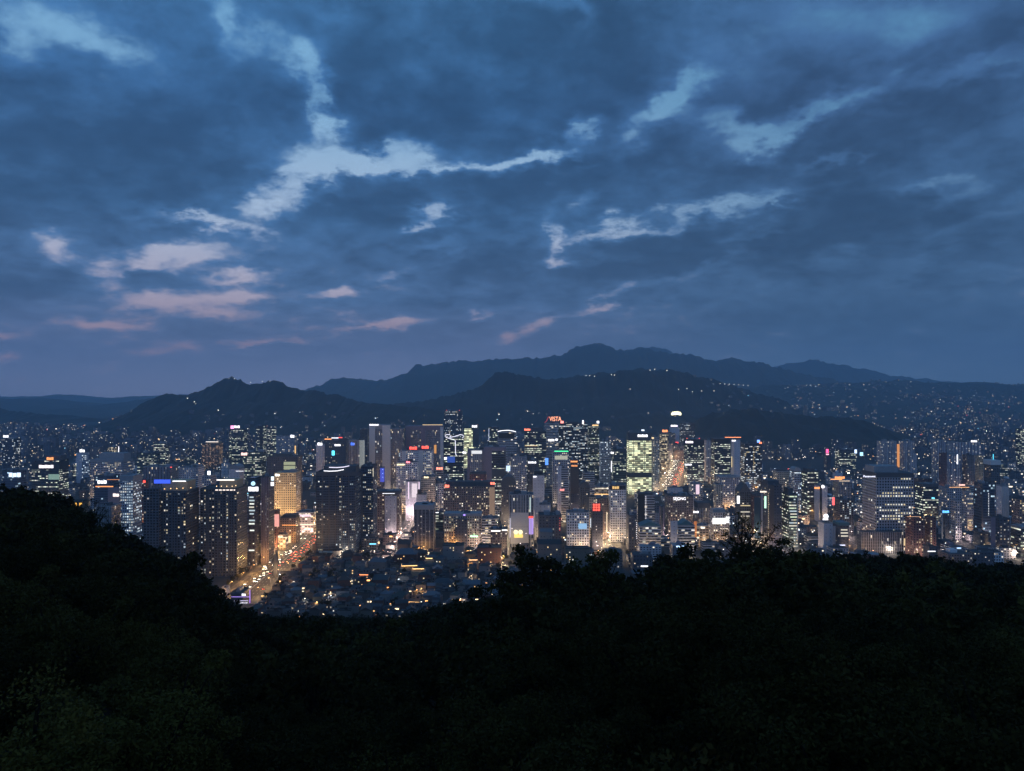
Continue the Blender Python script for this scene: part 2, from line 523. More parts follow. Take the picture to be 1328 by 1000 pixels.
# name, crest distance, depth towards us, depth behind, material, roughness, crest line in photo pixels
RIDGES = [
    ('rocky_mountain', 3900, 900, 900, FOREST, .10, [(60, 566), (130, 556), (160, 545), (180, 532), (205, 514), (222, 511), (240, 512), (258, 507), (272, 503), (284, 496), (300, 490), (310, 493), (322, 497), (345, 495), (362, 494), (372, 501), (384, 505), (402, 506), (420, 509), (440, 514), (480, 524), (520, 540), (570, 560), (620, 585)]),
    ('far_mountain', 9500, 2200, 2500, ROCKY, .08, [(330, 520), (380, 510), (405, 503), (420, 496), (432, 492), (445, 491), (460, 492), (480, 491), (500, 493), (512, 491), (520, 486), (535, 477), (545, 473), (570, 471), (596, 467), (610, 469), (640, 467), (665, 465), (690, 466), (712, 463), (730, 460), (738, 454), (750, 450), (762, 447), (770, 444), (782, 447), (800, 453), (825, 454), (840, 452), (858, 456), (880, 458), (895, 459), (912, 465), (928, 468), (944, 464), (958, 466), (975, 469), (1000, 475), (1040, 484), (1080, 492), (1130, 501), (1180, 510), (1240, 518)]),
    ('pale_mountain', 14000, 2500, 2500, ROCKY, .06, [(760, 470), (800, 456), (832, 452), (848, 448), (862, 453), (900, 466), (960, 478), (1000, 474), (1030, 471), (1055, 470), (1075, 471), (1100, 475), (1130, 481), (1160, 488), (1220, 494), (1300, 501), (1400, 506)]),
    ('dark_mountain', 4500, 1100, 1200, FOREST, .10, [(420, 545), (480, 530), (540, 521), (580, 513), (604, 508), (620, 501), (632, 493), (642, 484), (655, 481), (668, 485), (686, 489), (705, 491), (722, 491), (745, 488), (765, 486), (800, 481), (830, 479), (860, 479), (890, 483), (920, 491), (960, 503), (1000, 515), (1060, 535)]),
    ('wooded_hill', 2900, 420, 500, FOREST, .08, [(850, 575), (890, 549), (920, 537), (950, 532), (985, 532), (1010, 535), (1050, 540), (1090, 542), (1120, 546), (1140, 552), (1160, 562), (1185, 578), (1210, 600)]),
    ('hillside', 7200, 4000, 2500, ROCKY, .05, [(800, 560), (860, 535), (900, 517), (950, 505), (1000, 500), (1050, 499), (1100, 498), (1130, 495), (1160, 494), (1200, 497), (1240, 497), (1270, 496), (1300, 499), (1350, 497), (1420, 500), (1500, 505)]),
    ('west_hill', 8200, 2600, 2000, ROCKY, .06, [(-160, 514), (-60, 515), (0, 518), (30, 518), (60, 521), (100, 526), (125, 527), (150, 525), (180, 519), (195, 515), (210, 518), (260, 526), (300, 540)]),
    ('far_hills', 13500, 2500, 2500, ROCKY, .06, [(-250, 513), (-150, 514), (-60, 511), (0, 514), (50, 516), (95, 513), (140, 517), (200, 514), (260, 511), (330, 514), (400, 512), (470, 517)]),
    ('west_ridge', 4700, 800, 900, FOREST, .08, [(-200, 520), (-90, 524), (0, 530), (30, 534), (60, 538), (90, 545), (120, 556), (160, 572)]),
    ('town_hill', 3500, 900, 800, FOREST, .08, [(400, 545), (440, 530), (480, 523), (540, 526), (600, 538), (650, 548), (700, 552), (780, 545), (830, 536), (870, 534), (910, 542), (950, 560)]),
]
HILLS = []
for (nm, d, fr, bk, mm, rough, prof) in RIDGES:
    pp = np.array(prof, float)
    xs = np.arange(pp[0, 0], pp[-1, 0] + .1, 2.0)
    X = (xs - CX) / F * d
    crest = np.maximum(CAMZ - (np.interp(xs, pp[:, 0], pp[:, 1]) - CY) / F * d, 0)
    lo = CAMZ - (pp[:, 1] - CY) / F * d
    base = min(0, min(lo[0], lo[-1])) - 1
    crest = CAMZ - (np.interp(xs, pp[:, 0], pp[:, 1]) - CY) / F * d
    crest = crest + d / F * (5.0 * fbm(xs / 11.0, xs * 0 + d, 31, 4) + 3.2 * fbm(xs / 3.0, xs * 0 + d, 77, 3))
    endz = np.minimum(1, np.minimum((xs - xs[0]) / 40, (xs[-1] - xs) / 40))
    crest = crest * endz - 3 * (1 - endz)
    ts = np.linspace(-1, 1, 49)
    sh = np.where(ts < 0, (1 - np.abs(ts)) ** 1.25, (1 - np.abs(ts)) ** 1.3)
    XX, TT = np.meshgrid(X, ts)
    amp = np.minimum(1, np.abs(TT) * 6) * np.minimum(1, (1 - np.abs(TT)) * 4)
    spur = fbm(XX / (fr * .55), TT * 1.2, 3, 5) * 1.2 + fbm(XX / (fr * .16), TT * 4, 9, 4) * .5
    ZZ = crest[None, :] * (sh[:, None] * (1 + spur * amp * 1.15))
    ZZ += crest[None, :] * rough * .9 * fbm(XX / (d * .010), TT * 9, 21, 4)
    ZZ = np.where(np.abs(TT) > .999, -2, ZZ)
    YY = d + np.where(TT < 0, TT * fr, TT * bk)
    n, k = XX.shape
    v = np.stack([XX, YY, ZZ], -1).reshape(-1, 3)
    i = np.arange((n - 1) * k).reshape(n - 1, k)[:, :-1].ravel()
    me = np_mesh(nm, v, np.stack([i, i + 1, i + k + 1, i + k], 1), [mm])
    me.polygons.foreach_set('use_smooth', np.ones(len(me.polygons), bool))
    structure(link(nm, me))
    HILLS.append((X, YY[:, 0], ZZ))


def hill_z(x, y):
    z = 0.0
    for X, Y, Z in HILLS:
        if X[0] < x < X[-1] and Y[0] < y < Y[-1]:
            i = min(np.searchsorted(Y, y), len(Y) - 1)
            j = min(np.searchsorted(X, x), len(X) - 1)
            f = (y - Y[i - 1]) / (Y[i] - Y[i - 1])
            g = (x - X[j - 1]) / (X[j] - X[j - 1])
            a = Z[i - 1, j - 1] * (1 - g) + Z[i - 1, j] * g
            c = Z[i, j - 1] * (1 - g) + Z[i, j] * g
            z = max(z, a * (1 - f) + c * f)
    return z


# tree line of the slope below the viewpoint (photo pixels), where it lies, where the slope meets the town
SIL = np.array([(-150, 640, 220, 620), (0, 641, 220, 620), (60, 645, 210, 620), (90, 661, 200, 620), (105, 682, 200, 620), (125, 693, 205, 620), (160, 698, 210, 630),
                (190, 714, 220, 640), (215, 724, 230, 640), (240, 740, 250, 650), (270, 762, 280, 660), (285, 784, 290, 670), (330, 803, 320, 690), (400, 806, 330, 700), (470, 806, 330, 700), (530, 806, 320, 700), (570, 792, 280, 700), (640, 782, 200, 700),
                (690, 768, 130, 700), (760, 768, 110, 700), (850, 762, 105, 695), (900, 742, 105, 690), (960, 730, 105, 690), (1010, 734, 115, 690),
                (1060, 728, 190, 690), (1100, 728, 240, 690), (1200, 726, 270, 690), (1260, 738, 280, 690), (1328, 738, 280, 690), (1500, 738, 280, 690)], float)


def canopy(x, y):
    y = np.maximum(y, 1.0)
    px = CX + F * np.clip(x / np.maximum(y, 14.0), -.85, .85)
    s = (np.interp(px, SIL[:, 0], SIL[:, 1]) - CY) / F
    ds = np.interp(px, SIL[:, 0], SIL[:, 2])
    de = np.interp(px, SIL[:, 0], SIL[:, 3])
    k2 = np.maximum((204 - s * de) / (de - ds) ** 2, 0)
    return CAMZ - s * y - np.where(y < ds, 7.5 * ((y - ds) / ds) ** 2, k2 * (y - ds) ** 2)


TREE_H = 11.0


def terrain_z(x, y):
    return np.maximum(canopy(x, y) - TREE_H - 1.0, -4.0)


gx, gy = np.meshgrid(np.arange(-900, 901, 10.0), np.concatenate([np.arange(-40, 60, 5.0), np.arange(60, 800, 10.0)]))
gz = terrain_z(gx, gy) + fbm(gx / 25, gy / 25, 5, 3) * 1.6
n, k = gx.shape
i = np.arange((n - 1) * k).reshape(n - 1, k)[:, :-1].ravel()
me = np_mesh('terrain', np.stack([gx, gy, gz], -1).reshape(-1, 3), np.stack([i, i + 1, i + k + 1, i + k], 1), [SOIL])
me.polygons.foreach_set('use_smooth', np.ones(len(me.polygons), bool))
structure(link('terrain', me))

# ------------------------------------------------------------------ roads
ROADS = []          # (x0,y0,x1,y1,half width) for keeping buildings off


def road(name, pts, hw, lanes):
    m, pv, mk = MB(), MB(), MB()
    for (a, c) in zip(pts, pts[1:]):
        A, C = Vector(a), Vector(c)
        t = (C - A).normalized()
        nrm = Vector((-t.y, t.x))
        def strip(mb, o0, o1, z, s0=0.0, s1=None):
            s1 = (C - A).length if s1 is None else s1
            p0, p1 = A + t * s0, A + t * s1
            q = [p0 + nrm * -o1, p0 + nrm * -o0, p1 + nrm * -o0, p1 + nrm * -o1]
            mb.quad(*[(w.x, w.y, z) for w in (q[1], q[0], q[3], q[2])])
        strip(m, -hw, hw, .05)
        for sg in (-1, 1):
            o = sorted((sg * hw, sg * (hw + 6)))
            strip(pv, o[0], o[1], .20)
            q0, q1 = A - nrm * sg * hw, C - nrm * sg * hw
            pv.quad((q0.x, q0.y, .05), (q1.x, q1.y, .05), (q1.x, q1.y, .20), (q0.x, q0.y, .20))
        L = (C - A).length
        for k in range(1, lanes):
            o = -hw + 2 * hw * k / lanes
            if k == lanes // 2:
                strip(mk, o - .5, o - .2, .09)
                strip(mk, o + .2, o + .5, .09)
            else:
                s = 0.0
                while s < L - 6:
                    strip(mk, o - .15, o + .15, .09, s, s + 5)
                    s += 12
        ROADS.append((A.x, A.y, C.x, C.y, hw + 7))
    r = structure(m.build(name, ASPH))
    pv.build('pavement', PAVE, r)
    mk.build('lane_marking', MARK, r)


AV = [(-279, 740), (-297, 1180), (-318, 1600)]
BV = [(327, 1560), (345, 1625), (442, 1985), (556, 2428)]
road('avenue', AV, 17, 8)
road('boulevard', BV, 20, 10)
road('cross_street', [(-5, 960), (-6, 1080), (10, 1330)], 5, 2)
road('market_street', [(135, 930), (140, 1120), (170, 1500)], 8, 2)
road('east_street', [(290, 905), (345, 1000), (380, 1120)], 8, 2)
road('office_street', [(470, 920), (478, 1080), (560, 1500)], 9, 4)
road('shop_street', [(-168, 1085), (-162, 1300)], 7, 2)


def off_road(x, y, r):
    for (ax, ay, bx, by, hw) in ROADS:
        vx, vy = bx - ax, by - ay
        t = max(0, min(1, ((x - ax) * vx + (y - ay) * vy) / (vx * vx + vy * vy)))
        if math.hypot(x - ax - t * vx, y - ay - t * vy) < hw + r:
            return False
    return True

# ------------------------------------------------------------------ the named buildings of the city
LANDMARKS = []       # (photo x, photo y, d, short name)
FOOT = []            # (x0, x1, y0, y1, height)
LETTER_CACHE = {}


def letters(text, height, m, parent, name, loc, width=None):
    cu = bpy.data.curves.new('lettering', 'FONT')
    cu.body = text
    cu.size = height / .72
    cu.extrude = .15
    cu.align_x = 'LEFT'
    tmp = bpy.data.objects.new('lettering', cu)
    COL.objects.link(tmp)
    bpy.context.view_layer.update()
    me = bpy.data.meshes.new_from_object(tmp)
    bpy.data.objects.remove(tmp)
    xs = [v.co.x for v in me.vertices]
    w = max(xs) - min(xs)
    k = (width / w) if width else 1.0
    for v in me.vertices:
        v.co = ((v.co.x - min(xs)) * k, -v.co.z, v.co.y)
    me.materials.clear()
    me.materials.append(m)
    return link(name, me, parent, loc)


WIN_MESH = {}


def window_mesh(w, h, m):
    key = (round(w, 1), round(h, 1), m.name)
    if key not in WIN_MESH:
        q = MB()
        q.box(-w / 2, w / 2, -.10, .02, -h / 2, h / 2)
        WIN_MESH[key] = q.mesh('window', [m])
    return WIN_MESH[key]


LAMPS = {}


def point(col, power, size, parent, loc):
    key = ('p', col, round(power), size)
    if key not in LAMPS:
        l = bpy.data.lights.new('lamp_light', 'POINT')
        l.energy, l.color, l.shadow_soft_size = power, col, size
        LAMPS[key] = l
    return link('lamp_light', LAMPS[key], parent, loc)


def hero(k, rest, l, r, t, d, sty, dep=28, ex=(), nm='office_building', cat='building', rz=0, roof=None, group=None):
    """k + rest is the label, k alone the short name others are placed by"""
    S = STY[sty]
    ul, ur = (l - CX) / F, (r - CX) / F
    full = (ur - ul) * d
    mid = (ul + ur) / 2
    dep = min(dep, .45 * full / max(abs(mid), .02))
    x0 = ul * (d + dep) if ul > 0 else ul * d
    x1 = ur * (d + dep) if ur < 0 else ur * d
    if ul < 0 < ur:
        x0, x1 = ul * d, ur * d
    h = zat(t, d)
    xc, w = (x0 + x1) / 2, x1 - x0
    root = thing(nm, cat, (xc, d + dep / 2, 0), R(rz), (k + ' ' + rest).strip(), group)
    LANDMARKS.append(((l + r) / 2, t, d, k))
    FOOT.append((x0, x1, d, d + dep, h))
    fy = -dep / 2
    X = lambda px: at(px, d) - xc
    Z = lambda py: zat(py, d)
    q = MB()
    q.box(-w / 2, w / 2, fy, dep / 2, 0, h - 1.2, 0, 1, S)
    q.build('wall', [S['m'], roof or ROOF], root)
    pa = MB()
    for (a, c, e, f_) in ((-w / 2 - .1, w / 2 + .1, fy - .1, fy + .5), (-w / 2 - .1, w / 2 + .1, dep / 2 - .5, dep / 2 + .1), (-w / 2 - .1, -w / 2 + .5, fy + .5, dep / 2 - .5), (w / 2 - .5, w / 2 + .1, fy + .5, dep / 2 - .5)):
        pa.box(a, c, e, f_, h - 1.25, h, bottom=True)
    cap = CONC if sty in ('grey_grid', 'beige_grid', 'white_grid', 'apartment', 'blank_pale', 'striped', 'fins', 'shops', 'office_grid') else CONC_D
    pa.build('parapet', cap, root)
    hasph = False
    n, m = max(1, round(w / S['cw'])), max(1, round((h - 1.2) / S['ch']))
    cw, ch = w / n, (h - 1.2) / m
    for e in ex:
        c = e[0]
        if c == 'ph':            # rooftop house: l, r, t, material
            hasph = True
            q = MB()
            a, z = max(X(e[1]), -w / 2 + .7), min(X(e[2]), w / 2 - .7)
            q.box(a, z, fy + dep * .18, dep / 2 - dep * .18, h - 1.2, Z(e[3]))
            q.build('penthouse', e[4] if len(e) > 4 else CONC_D, root)
        elif c == 'sg':          # lit sign: l, r, t, b, colour, strength, text
            a, z, zt, zb = X(e[1]), X(e[2]), Z(e[3]), Z(e[4])
            y = fy - .9
            if zb > h - .5:      # stands on the roof edge
                y = fy + .8
            if len(e) > 7 and e[7]:
                so_ = letters(e[7], (zt - zb), glow(e[5], e[6]), root, 'sign', (a, y, zb), z - a)
            else:
                q = MB()
                nb = max(1, min(7, round((z - a) / max(2.2, (zt - zb) * .9))))
                bw = (z - a) / nb
                for i in range(nb):
                    sh = .0 if nb == 1 else .1 * (zt - zb) * (i % 2)
                    q.box(a + i * bw, a + (i + (.86 if nb > 1 else 1)) * bw, y - .25, y + .1, zb, zt - sh, bottom=True)
                so_ = q.build('sign', glow(e[5], e[6]), root)
            if zb > h - .5:
                q = MB()
                for xx in (a + .15 * (z - a), z - .15 * (z - a)):
                    q.box(xx - .12, xx + .12, y + .15, y + .4, h - 1.2, zb + .6 * (zt - zb))
                q.build('sign_post', METAL, so_, tuple(-v_ for v_ in so_.location))
        elif c == 'hs':          # horizontal light strip: l, r, py, colour, strength, thickness
            q = MB()
            th = e[6] if len(e) > 6 else .8
            q.box(X(e[1]), X(e[2]), fy - .45, fy - .11, Z(e[3]) - th / 2, Z(e[3]) + th / 2, bottom=True)
            q.build('light_strip', glow(e[4], e[5]), root)
        elif c == 'vs':          # vertical strip: px, t, b, colour, strength, width
            wd = e[6] if len(e) > 6 else .9
            q = MB()
            q.box(X(e[1]) - wd / 2, X(e[1]) + wd / 2, fy - .5, fy - .11, Z(e[3]), Z(e[2]), bottom=True)
            q.build('light_strip', glow(e[4], e[5]), root)
        elif c == 'dots':        # column of small lamps: px, t, b, count, colour, strength
            q = MB()
            for i in range(e[4]):
                zz = Z(e[2]) + (Z(e[3]) - Z(e[2])) * i / (e[4] - 1)
                q.box(X(e[1]) - .45, X(e[1]) + .45, fy - .4, fy - .11, zz - .45, zz + .45, bottom=True)
            q.build('light_chain', glow(e[5], e[6]), root)
        elif c == 'nl':          # neon line
            q = MB()
            q.tube([(X(a), fy - .7, Z(z)) for a, z in e[1]], e[4] if len(e) > 4 else .5, 0, 5)
            q.build('neon_line', glow(e[2], e[3]), root)
        elif c == 'rl':          # red aviation lamps on the roof edge
            for pxx in e[1]:
                q = MB()
                q.box(X(pxx) - .15, X(pxx) + .15, fy + .7, fy + 1.0, h - 1.2, h + 1.5)
                q.ball((X(pxx), fy + .85, h + 2.2), 1.0, 1, 6, 4)
                q.build('warning_lamp', [METAL, glow((1, .12, .08), 2.5)], root)
        elif c == 'pier':        # vertical piers: count, width, depth, material
            q = MB()
            for i in range(e[1] + 1):
                xx = -w / 2 + w * i / e[1]
                q.box(max(xx - e[2] / 2, -w / 2 - .12), min(xx + e[2] / 2, w / 2 + .12), fy - e[3], fy - .003, 0, h - 1.3, top=True)
            q.build('pier', e[4], root)
        elif c == 'band':        # blank horizontal band: t, b, material, depth
            q = MB()
            dd = e[4] if len(e) > 4 else .35
            q.box(-w / 2 - dd, w / 2 + dd, fy - dd, dep / 2 + dd, Z(e[2]), Z(e[1]), bottom=True)
            q.build('wall_band', e[3], root)
        elif c == 'pan':         # panel on the front: l, r, t, b, material
            q = MB()
            dd = e[6] if len(e) > 6 else .4
            q.box(X(e[1]), X(e[2]), fy - dd, fy - .003, max(Z(e[4]), 0), Z(e[3]), bottom=True)
            q.build('wall_panel', e[5], root)
        elif c == 'blk':         # a wing in front or beside: l, r, t, forward metres, style
            S2 = STY[e[5]]
            q = MB()
            d2 = d - e[4]
            q.box(at(e[1], d2) - xc, at(e[2], d2) - xc, fy - e[4], fy - .01, 0, zat(e[3], d2), 0, 1, S2)
            q.build('wing', [S2['m'], ROOF], root)
        elif c == 'win':         # real lit windows: count, materials, columns allowed
            cols = e[3] if len(e) > 3 else None
            seen = set()
            tries = 0
            lo = e[4] if len(e) > 4 else .04
            while len(seen) < e[1] and tries < 6000:
                tries += 1
                if cols:
                    i = min(n - 1, int(n * random.choice(cols)))
                else:
                    i = random.randrange(n)
                j = random.randrange(int(m * lo), m)
                for run in range(e[5] if len(e) > 5 and random.random() < .6 else 1):
                    if (i, j) in seen or i >= n or len(seen) >= e[1]:
                        break
                    seen.add((i, j))
                    mm = random.choice(e[2])
                    link('window', window_mesh(cw * S['fw'] * .98 * random.choice([1, 1, .8, .55]), ch * S['fh'] * .98 * random.choice([1, 1, .8]), mm), root, (-w / 2 + (i + .5) * cw, fy, (j + .5) * ch))
                    i += 1
        elif c == 'winrow':      # long lit panes: list of py, materials
            for py in e[1]:
                j = int(Z(py) / ch)
                link('window', window_mesh(w * random.uniform(.55, .92), ch * .42, random.choice(e[2])), root, (random.uniform(-.04, .04) * w, fy, (j + .5) * ch))
        elif c == 'fl':          # floodlights before the front: colour, watts, distance, count, aimed height share
            for i in range(e[4]):
                xx = -w / 2 + w * (i + .5) / e[4]
                q = MB()
                q.box(-.12, .12, -.12, .12, 0, 3.2)
                q.box(-.5, .5, -.2, .3, 3.2, 3.8, 1, bottom=True)
                fo = q.build('floodlight', [METAL, glow(e[1], 3)], root, (xx, fy - e[3], 0))
                key = ('s', e[1], e[2])
                if key not in LAMPS:
                    sl = bpy.data.lights.new('flood_beam', 'SPOT')
                    sl.energy, sl.color, sl.spot_size, sl.spot_blend, sl.shadow_soft_size = e[2], e[1], R(100), .5, .4
                    LAMPS[key] = sl
                so = link('flood_beam', LAMPS[key], fo, (0, .35, 4.2))
                v = Vector((0, e[3], h * e[5] - 4.2))
                so.rotation_euler = v.to_track_quat('-Z', 'Y').to_euler()
        elif c == 'pl':          # small roof or wall lamps: list of (px, py, forward), colour, watts
            for (pxx, pyy, fwd) in e[1]:
                q = MB()
                q.ball((0, 0, 0), .55, 0, 6, 4)
                lo_ = q.build('wall_lamp', glow(e[2], 3), root, (X(pxx), fy - fwd, Z(pyy)))
                point(e[2], e[3], .3, lo_, (0, 0, 0))
        elif c == 'mast':
            q = MB()
            q.tube([(X(e[1]), 0, h - 1), (X(e[1]), 0, Z(e[2]))], [.5, .15], 0, 5)
            q.build('roof_mast', METAL, root)
        elif c == 'gable':       # pitched top over the whole width: apex py
            q = MB()
            za = Z(e[1])
            q.quad((-w / 2, fy, h), (0, fy, za), (0, dep / 2, za), (-w / 2, dep / 2, h))
            q.quad((0, fy, za), (w / 2, fy, h), (w / 2, dep / 2, h), (0, dep / 2, za))
            q.tri((-w / 2, fy, h), (w / 2, fy, h), (0, fy, za))
            q.tri((w / 2, dep / 2, h), (-w / 2, dep / 2, h), (0, dep / 2, za))
            q.build('roof', e[2], root)
        elif c == 'disc':        # rounded cap: a low barrel across the width
            q = MB()
            za = Z(e[1])
            nn = 10
            P = [(-w / 2 * math.cos(math.pi * i / nn), h + (za - h) * math.sin(math.pi * i / nn)) for i in range(nn + 1)]
            for (a, z1), (c2, z2) in zip(P, P[1:]):
                q.quad((a, fy, z1), (c2, fy, z2), (c2, dep / 2, z2), (a, dep / 2, z1))
                q.quad((a, fy, h - .6), (c2, fy, h - .6), (c2, fy, z2), (a, fy, z1))
            q.build('roof', e[2], root)
        elif c == 'ballsign':
            q = MB()
            q.ball((X(e[1]), fy - .5, Z(e[2])), e[3], 0, 12, 8)
            q.build('sign', glow(e[4], e[5]), root)
    if not hasph and w > 9:
        for i in range(2 if w > 22 else 1):
            q = MB()
            a = random.uniform(-.36, .05) * w + i * .25 * w
            q.box(a, a + w * random.uniform(.16, .3), -dep * .2, dep * random.uniform(.05, .3), h - 1.2, h + random.uniform(1.5, 4))
            q.build('penthouse', random.choice([CONC, CONC_D, ROOF_PALE]), root)
    if random.random() < .45 and w > 9 and not any(e[0] in ('gable', 'disc') for e in ex):
        q = MB()
        a, c2 = random.uniform(-.35, .35) * w, random.uniform(-.2, .35) * dep
        q.tube([(a, c2, h - 1.3), (a, c2, h + 4), (a, c2, h + random.uniform(8, 17))], [.28, .2, .08], 0, 5)
        q.build('roof_mast', METAL, root)
    if random.random() < .5 and w > 12 and not any(e[0] in ('gable', 'disc') for e in ex):
        q = MB()
        a, c2 = random.uniform(-.35, .35) * w, random.uniform(.05, .35) * dep
        q.tube([(a, c2, h - 1.3), (a, c2, h + 2.6)], 1.7, 0, 10)
        q.tube([(a, c2, h + 2.6), (a, c2, h + 3.3)], [1.7, .3], 0, 10)
        q.build('water_tank', random.choice([ROOF_PALE, CONC_D, METAL]), root)
    for i in range(3 if w > 14 else 1):
        q = MB()
        a, c2 = random.uniform(-.4, .34) * w, random.uniform(-.4, .3) * dep
        s = random.uniform(.8, 1.6)
        q.box(a, a + s * 1.6, c2, c2 + s, h - 1.2, h - .2 + random.uniform(0, 1))
        q.build('cooling_unit', ROOF_PALE, root)
    return root


GW, GC, GY, GA = glow((1, .93, .75), .75), glow((.75, .92, 1), .7), glow((1, .80, .42), .75), glow((1, .6, .2), .9)
WINS = [GW, GY, GC, glow((1, .88, .6), .55), glow((.9, 1, .8), .5), glow((1, .8, .5), .3), glow((1, .9, .75), .2), glow((1, .72, .36), .45), glow((.8, .9, 1), .28)]
WIND = [glow((1, .9, .68), .5), glow((1, .85, .5), .42), glow((.75, .95, 1), .5), glow((.9, 1, .8), .35), GW]
WINC = [GC, GC, GW, glow((.7, .9, 1), .5)]
WINY = [GW, GY, GY, glow((1, .85, .5), .55)]
RED, BLUE, GREEN, CYAN, PINK, WHT, PUR, ORG = (1, .08, .05), (.06, .18, 1), (.08, .9, .35), (.2, .75, 1), (1, .45, .6), (.95, .95, 1), (.45, .3, 1), (1, .36, .1)
TAN = mat('tan_wall', (.45, .33, .20), .8, var=.12)
CREAM = mat('cream_panel', (.55, .52, .50), .8, var=.1)
TEAL = mat('teal_roof', (.05, .13, .15), .6, var=.2)
REDB = mat('red_brick_wall', (.13, .05, .04), .85, var=.25)
MAUVE = mat('mauve_wall', (.20, .16, .19), .85, var=.15)
BROWNW = mat('brown_wall', (.10, .075, .065), .85, var=.2)
BLUEG = mat('blue_glass_panel', (.03, .06, .10), .15)

# ---- far west
hero('broad dark office', 'with a pale lit sign and long lit floors', 41, 89, 596, 1376, 'lit_rows', 30, [('ph', 56, 76, 591, CONC_D), ('sg', 51, 70, 603, 607, (1, .9, .95), 1.8), ('sg', 61, 70, 593, 596.5, ORG, 1.6), ('band', 609.5, 599, DARKP), ('pan', 63, 77, 615, 622, glow((.5, .8, .65), .4))])
hero('wide pale grey office', 'with a deep roof attic and rows of warm lit windows', 116, 173, 596, 1420, 'grey_grid', 34, [('ph', 126, 171, 588, CONC), ('band', 596, 600, CONC), ('win', 70, WINS, None, .2, 4)], rz=-6)
hero('drum fronted building', 'with a white oval sign and an orange lit top floor', 122, 155, 617, 1230, 'blue_glass', 24, [('sg', 127, 139, 623, 627, WHT, 2.2), ('hs', 124, 147, 631, ORG, 1.6, 1.6), ('hs', 139, 155, 622, ORG, .9), ('pan', 140, 155, 632, 690, MAUVE), ('sg', 147, 155, 640, 644, (1, .85, .8), 1.6)])
hero('slim white lit office', 'gridded with rows of blue white windows beside the dark wood', 156, 184, 617, 1000, 'cool_grid', 24, [('band', 617, 624, CONC), ('win', 85, WINC, None, .1, 5)])
hero('low finned building', 'in grey with tall narrow fins below the drum fronted building', 126, 157, 656, 900, 'fins', 22, [('pier', 12, .7, .6, CONC)])
hero('tall far slab', 'with a pale lit edge at the western edge', 3, 27, 569, 1950, 'dark_glass', 30, [('dots', 25, 568, 606, 12, (1, .9, .75), 1.6), ('sg', 4, 11, 564.5, 567.5, WHT, 2)])
hero('low dark block', 'carrying a blue white sign at the western edge', 3, 34, 611, 1300, 'blue_glass', 25, [('sg', 12, 28, 613, 618.5, (.6, .75, 1), 2)])
hero('pale twin slab', 'with a small white roof sign behind the broad dark office', 99, 116, 587, 1700, 'blank_pale', 22, [('sg', 103, 110, 583, 586.5, WHT, 2), ('blk', 106, 115, 590, 3, 'cool_grid')])
hero('dark green lined office', 'with thin greenish lit floors behind the white lit office', 178, 208, 587, 1700, 'green_glass', 30)
hero('small cream lit block', 'with a white light strip down one edge', 139, 155, 579.5, 2200, 'warm_rows', 24, [('vs', 154, 579, 589, WHT, 2, 2)])
hero('blue rimmed block', 'with a bright blue roof edge and blue strip', 177, 192, 575, 2300, 'lit_rows', 24, [('hs', 182, 190, 575.5, BLUE, 2.5, 2.4), ('vs', 178, 577, 585, (.2, .4, 1), 2, 2.4)])
hero('speckled warm office', 'with many small warm lit windows behind the green lined office', 199, 220, 575, 1900, 'lit_rows', 26)
hero('long mauve block', 'with dark tall windows behind the two crowned towers', 186, 231, 605, 1290, 'fins', 30, [('pier', 11, 1.4, .5, MAUVE), ('hs', 221, 223, 606, RED, 2, 1.5)])
hero('long pale gridded block', 'with close white columns behind the two crowned towers', 232, 265, 606, 1240, 'white_grid', 26, [('pier', 11, .9, .5, CONC)])
hero('red capped slim block', 'with a small red sign beside the white lit office', 184, 193, 622, 1130, 'red_brick', 16, [('sg', 186, 189, 623, 626, RED, 2.2)])

# ---- the two crowned residential towers, the white banded slab, the amber avenue
crown1 = [('ph', 208, 240, 625, TAN), ('hs', 224, 241, 624, WHT, 2.2, 1), ('blk', 186, 206, 634, 6, 'dark_tower'), ('pl', [(203, 634, -2), (212, 634.5, -2.5), (220, 634, -2.5), (228, 634, -2.5), (236, 633.5, -2.5), (246, 633, -3)], (1, .58, .22), 1500),
          ('pan', 200, 221, 622, 627, glow((.05, .12, 1), 1.2)), ('win', 62, WINS, [.05, .06, .1, .35, .5, .55, .8, .82, .9, .93], .12), ('pier', 9, .9, .7, CONC_D), ('band', 637, 640, CONC_D, .2)]
hero('bulky dark apartment tower', 'with a tan floodlit crown and a blue lit roof corner', 189, 258, 637, 826, 'dark_tower', 34, crown1, nm='apartment_tower', cat='apartment tower')
crown2 = [('ph', 282, 304, 624, TAN), ('hs', 281, 304, 622.5, (1, .92, .85), 2.0, 1.2), ('hs', 279, 305, 635.5, (1, .85, .75), 1.5, 1.2), ('pl', [(280, 631, -2), (286, 631, -2.5), (293, 631, -2.5), (300, 631, -2.5), (305, 630, -2)], (1, .62, .30), 1500),
          ('win', 66, WINS, [.05, .1, .3, .33, .36, .48, .55, .7, .72, .95], .05), ('pier', 10, .9, .7, CONC_D), ('dots', 294, 640, 740, 30, (.55, .6, .68), .22)]
hero('dark crowned apartment tower', 'with a white rimmed lantern top', 260, 321, 633, 850, 'dark_tower', 34, crown2, nm='apartment_tower', cat='apartment tower')
hero('slim black slab', 'with a glowing ball sign and stacked white lit floors', 322, 338, 620, 905, 'blank_dark', 24, [('band', 620, 641, BLUEG, .1), ('ballsign', 328.5, 627, 2.6, (.45, .8, 1), 1.6), ('sg', 322.5, 336, 631.2, 637, WHT, 1.8), ('winrow', [645, 649, 653, 657, 664, 668, 677, 681, 690, 713, 733], [GW, GC, glow((.95, 1, .9), 1.1)])])
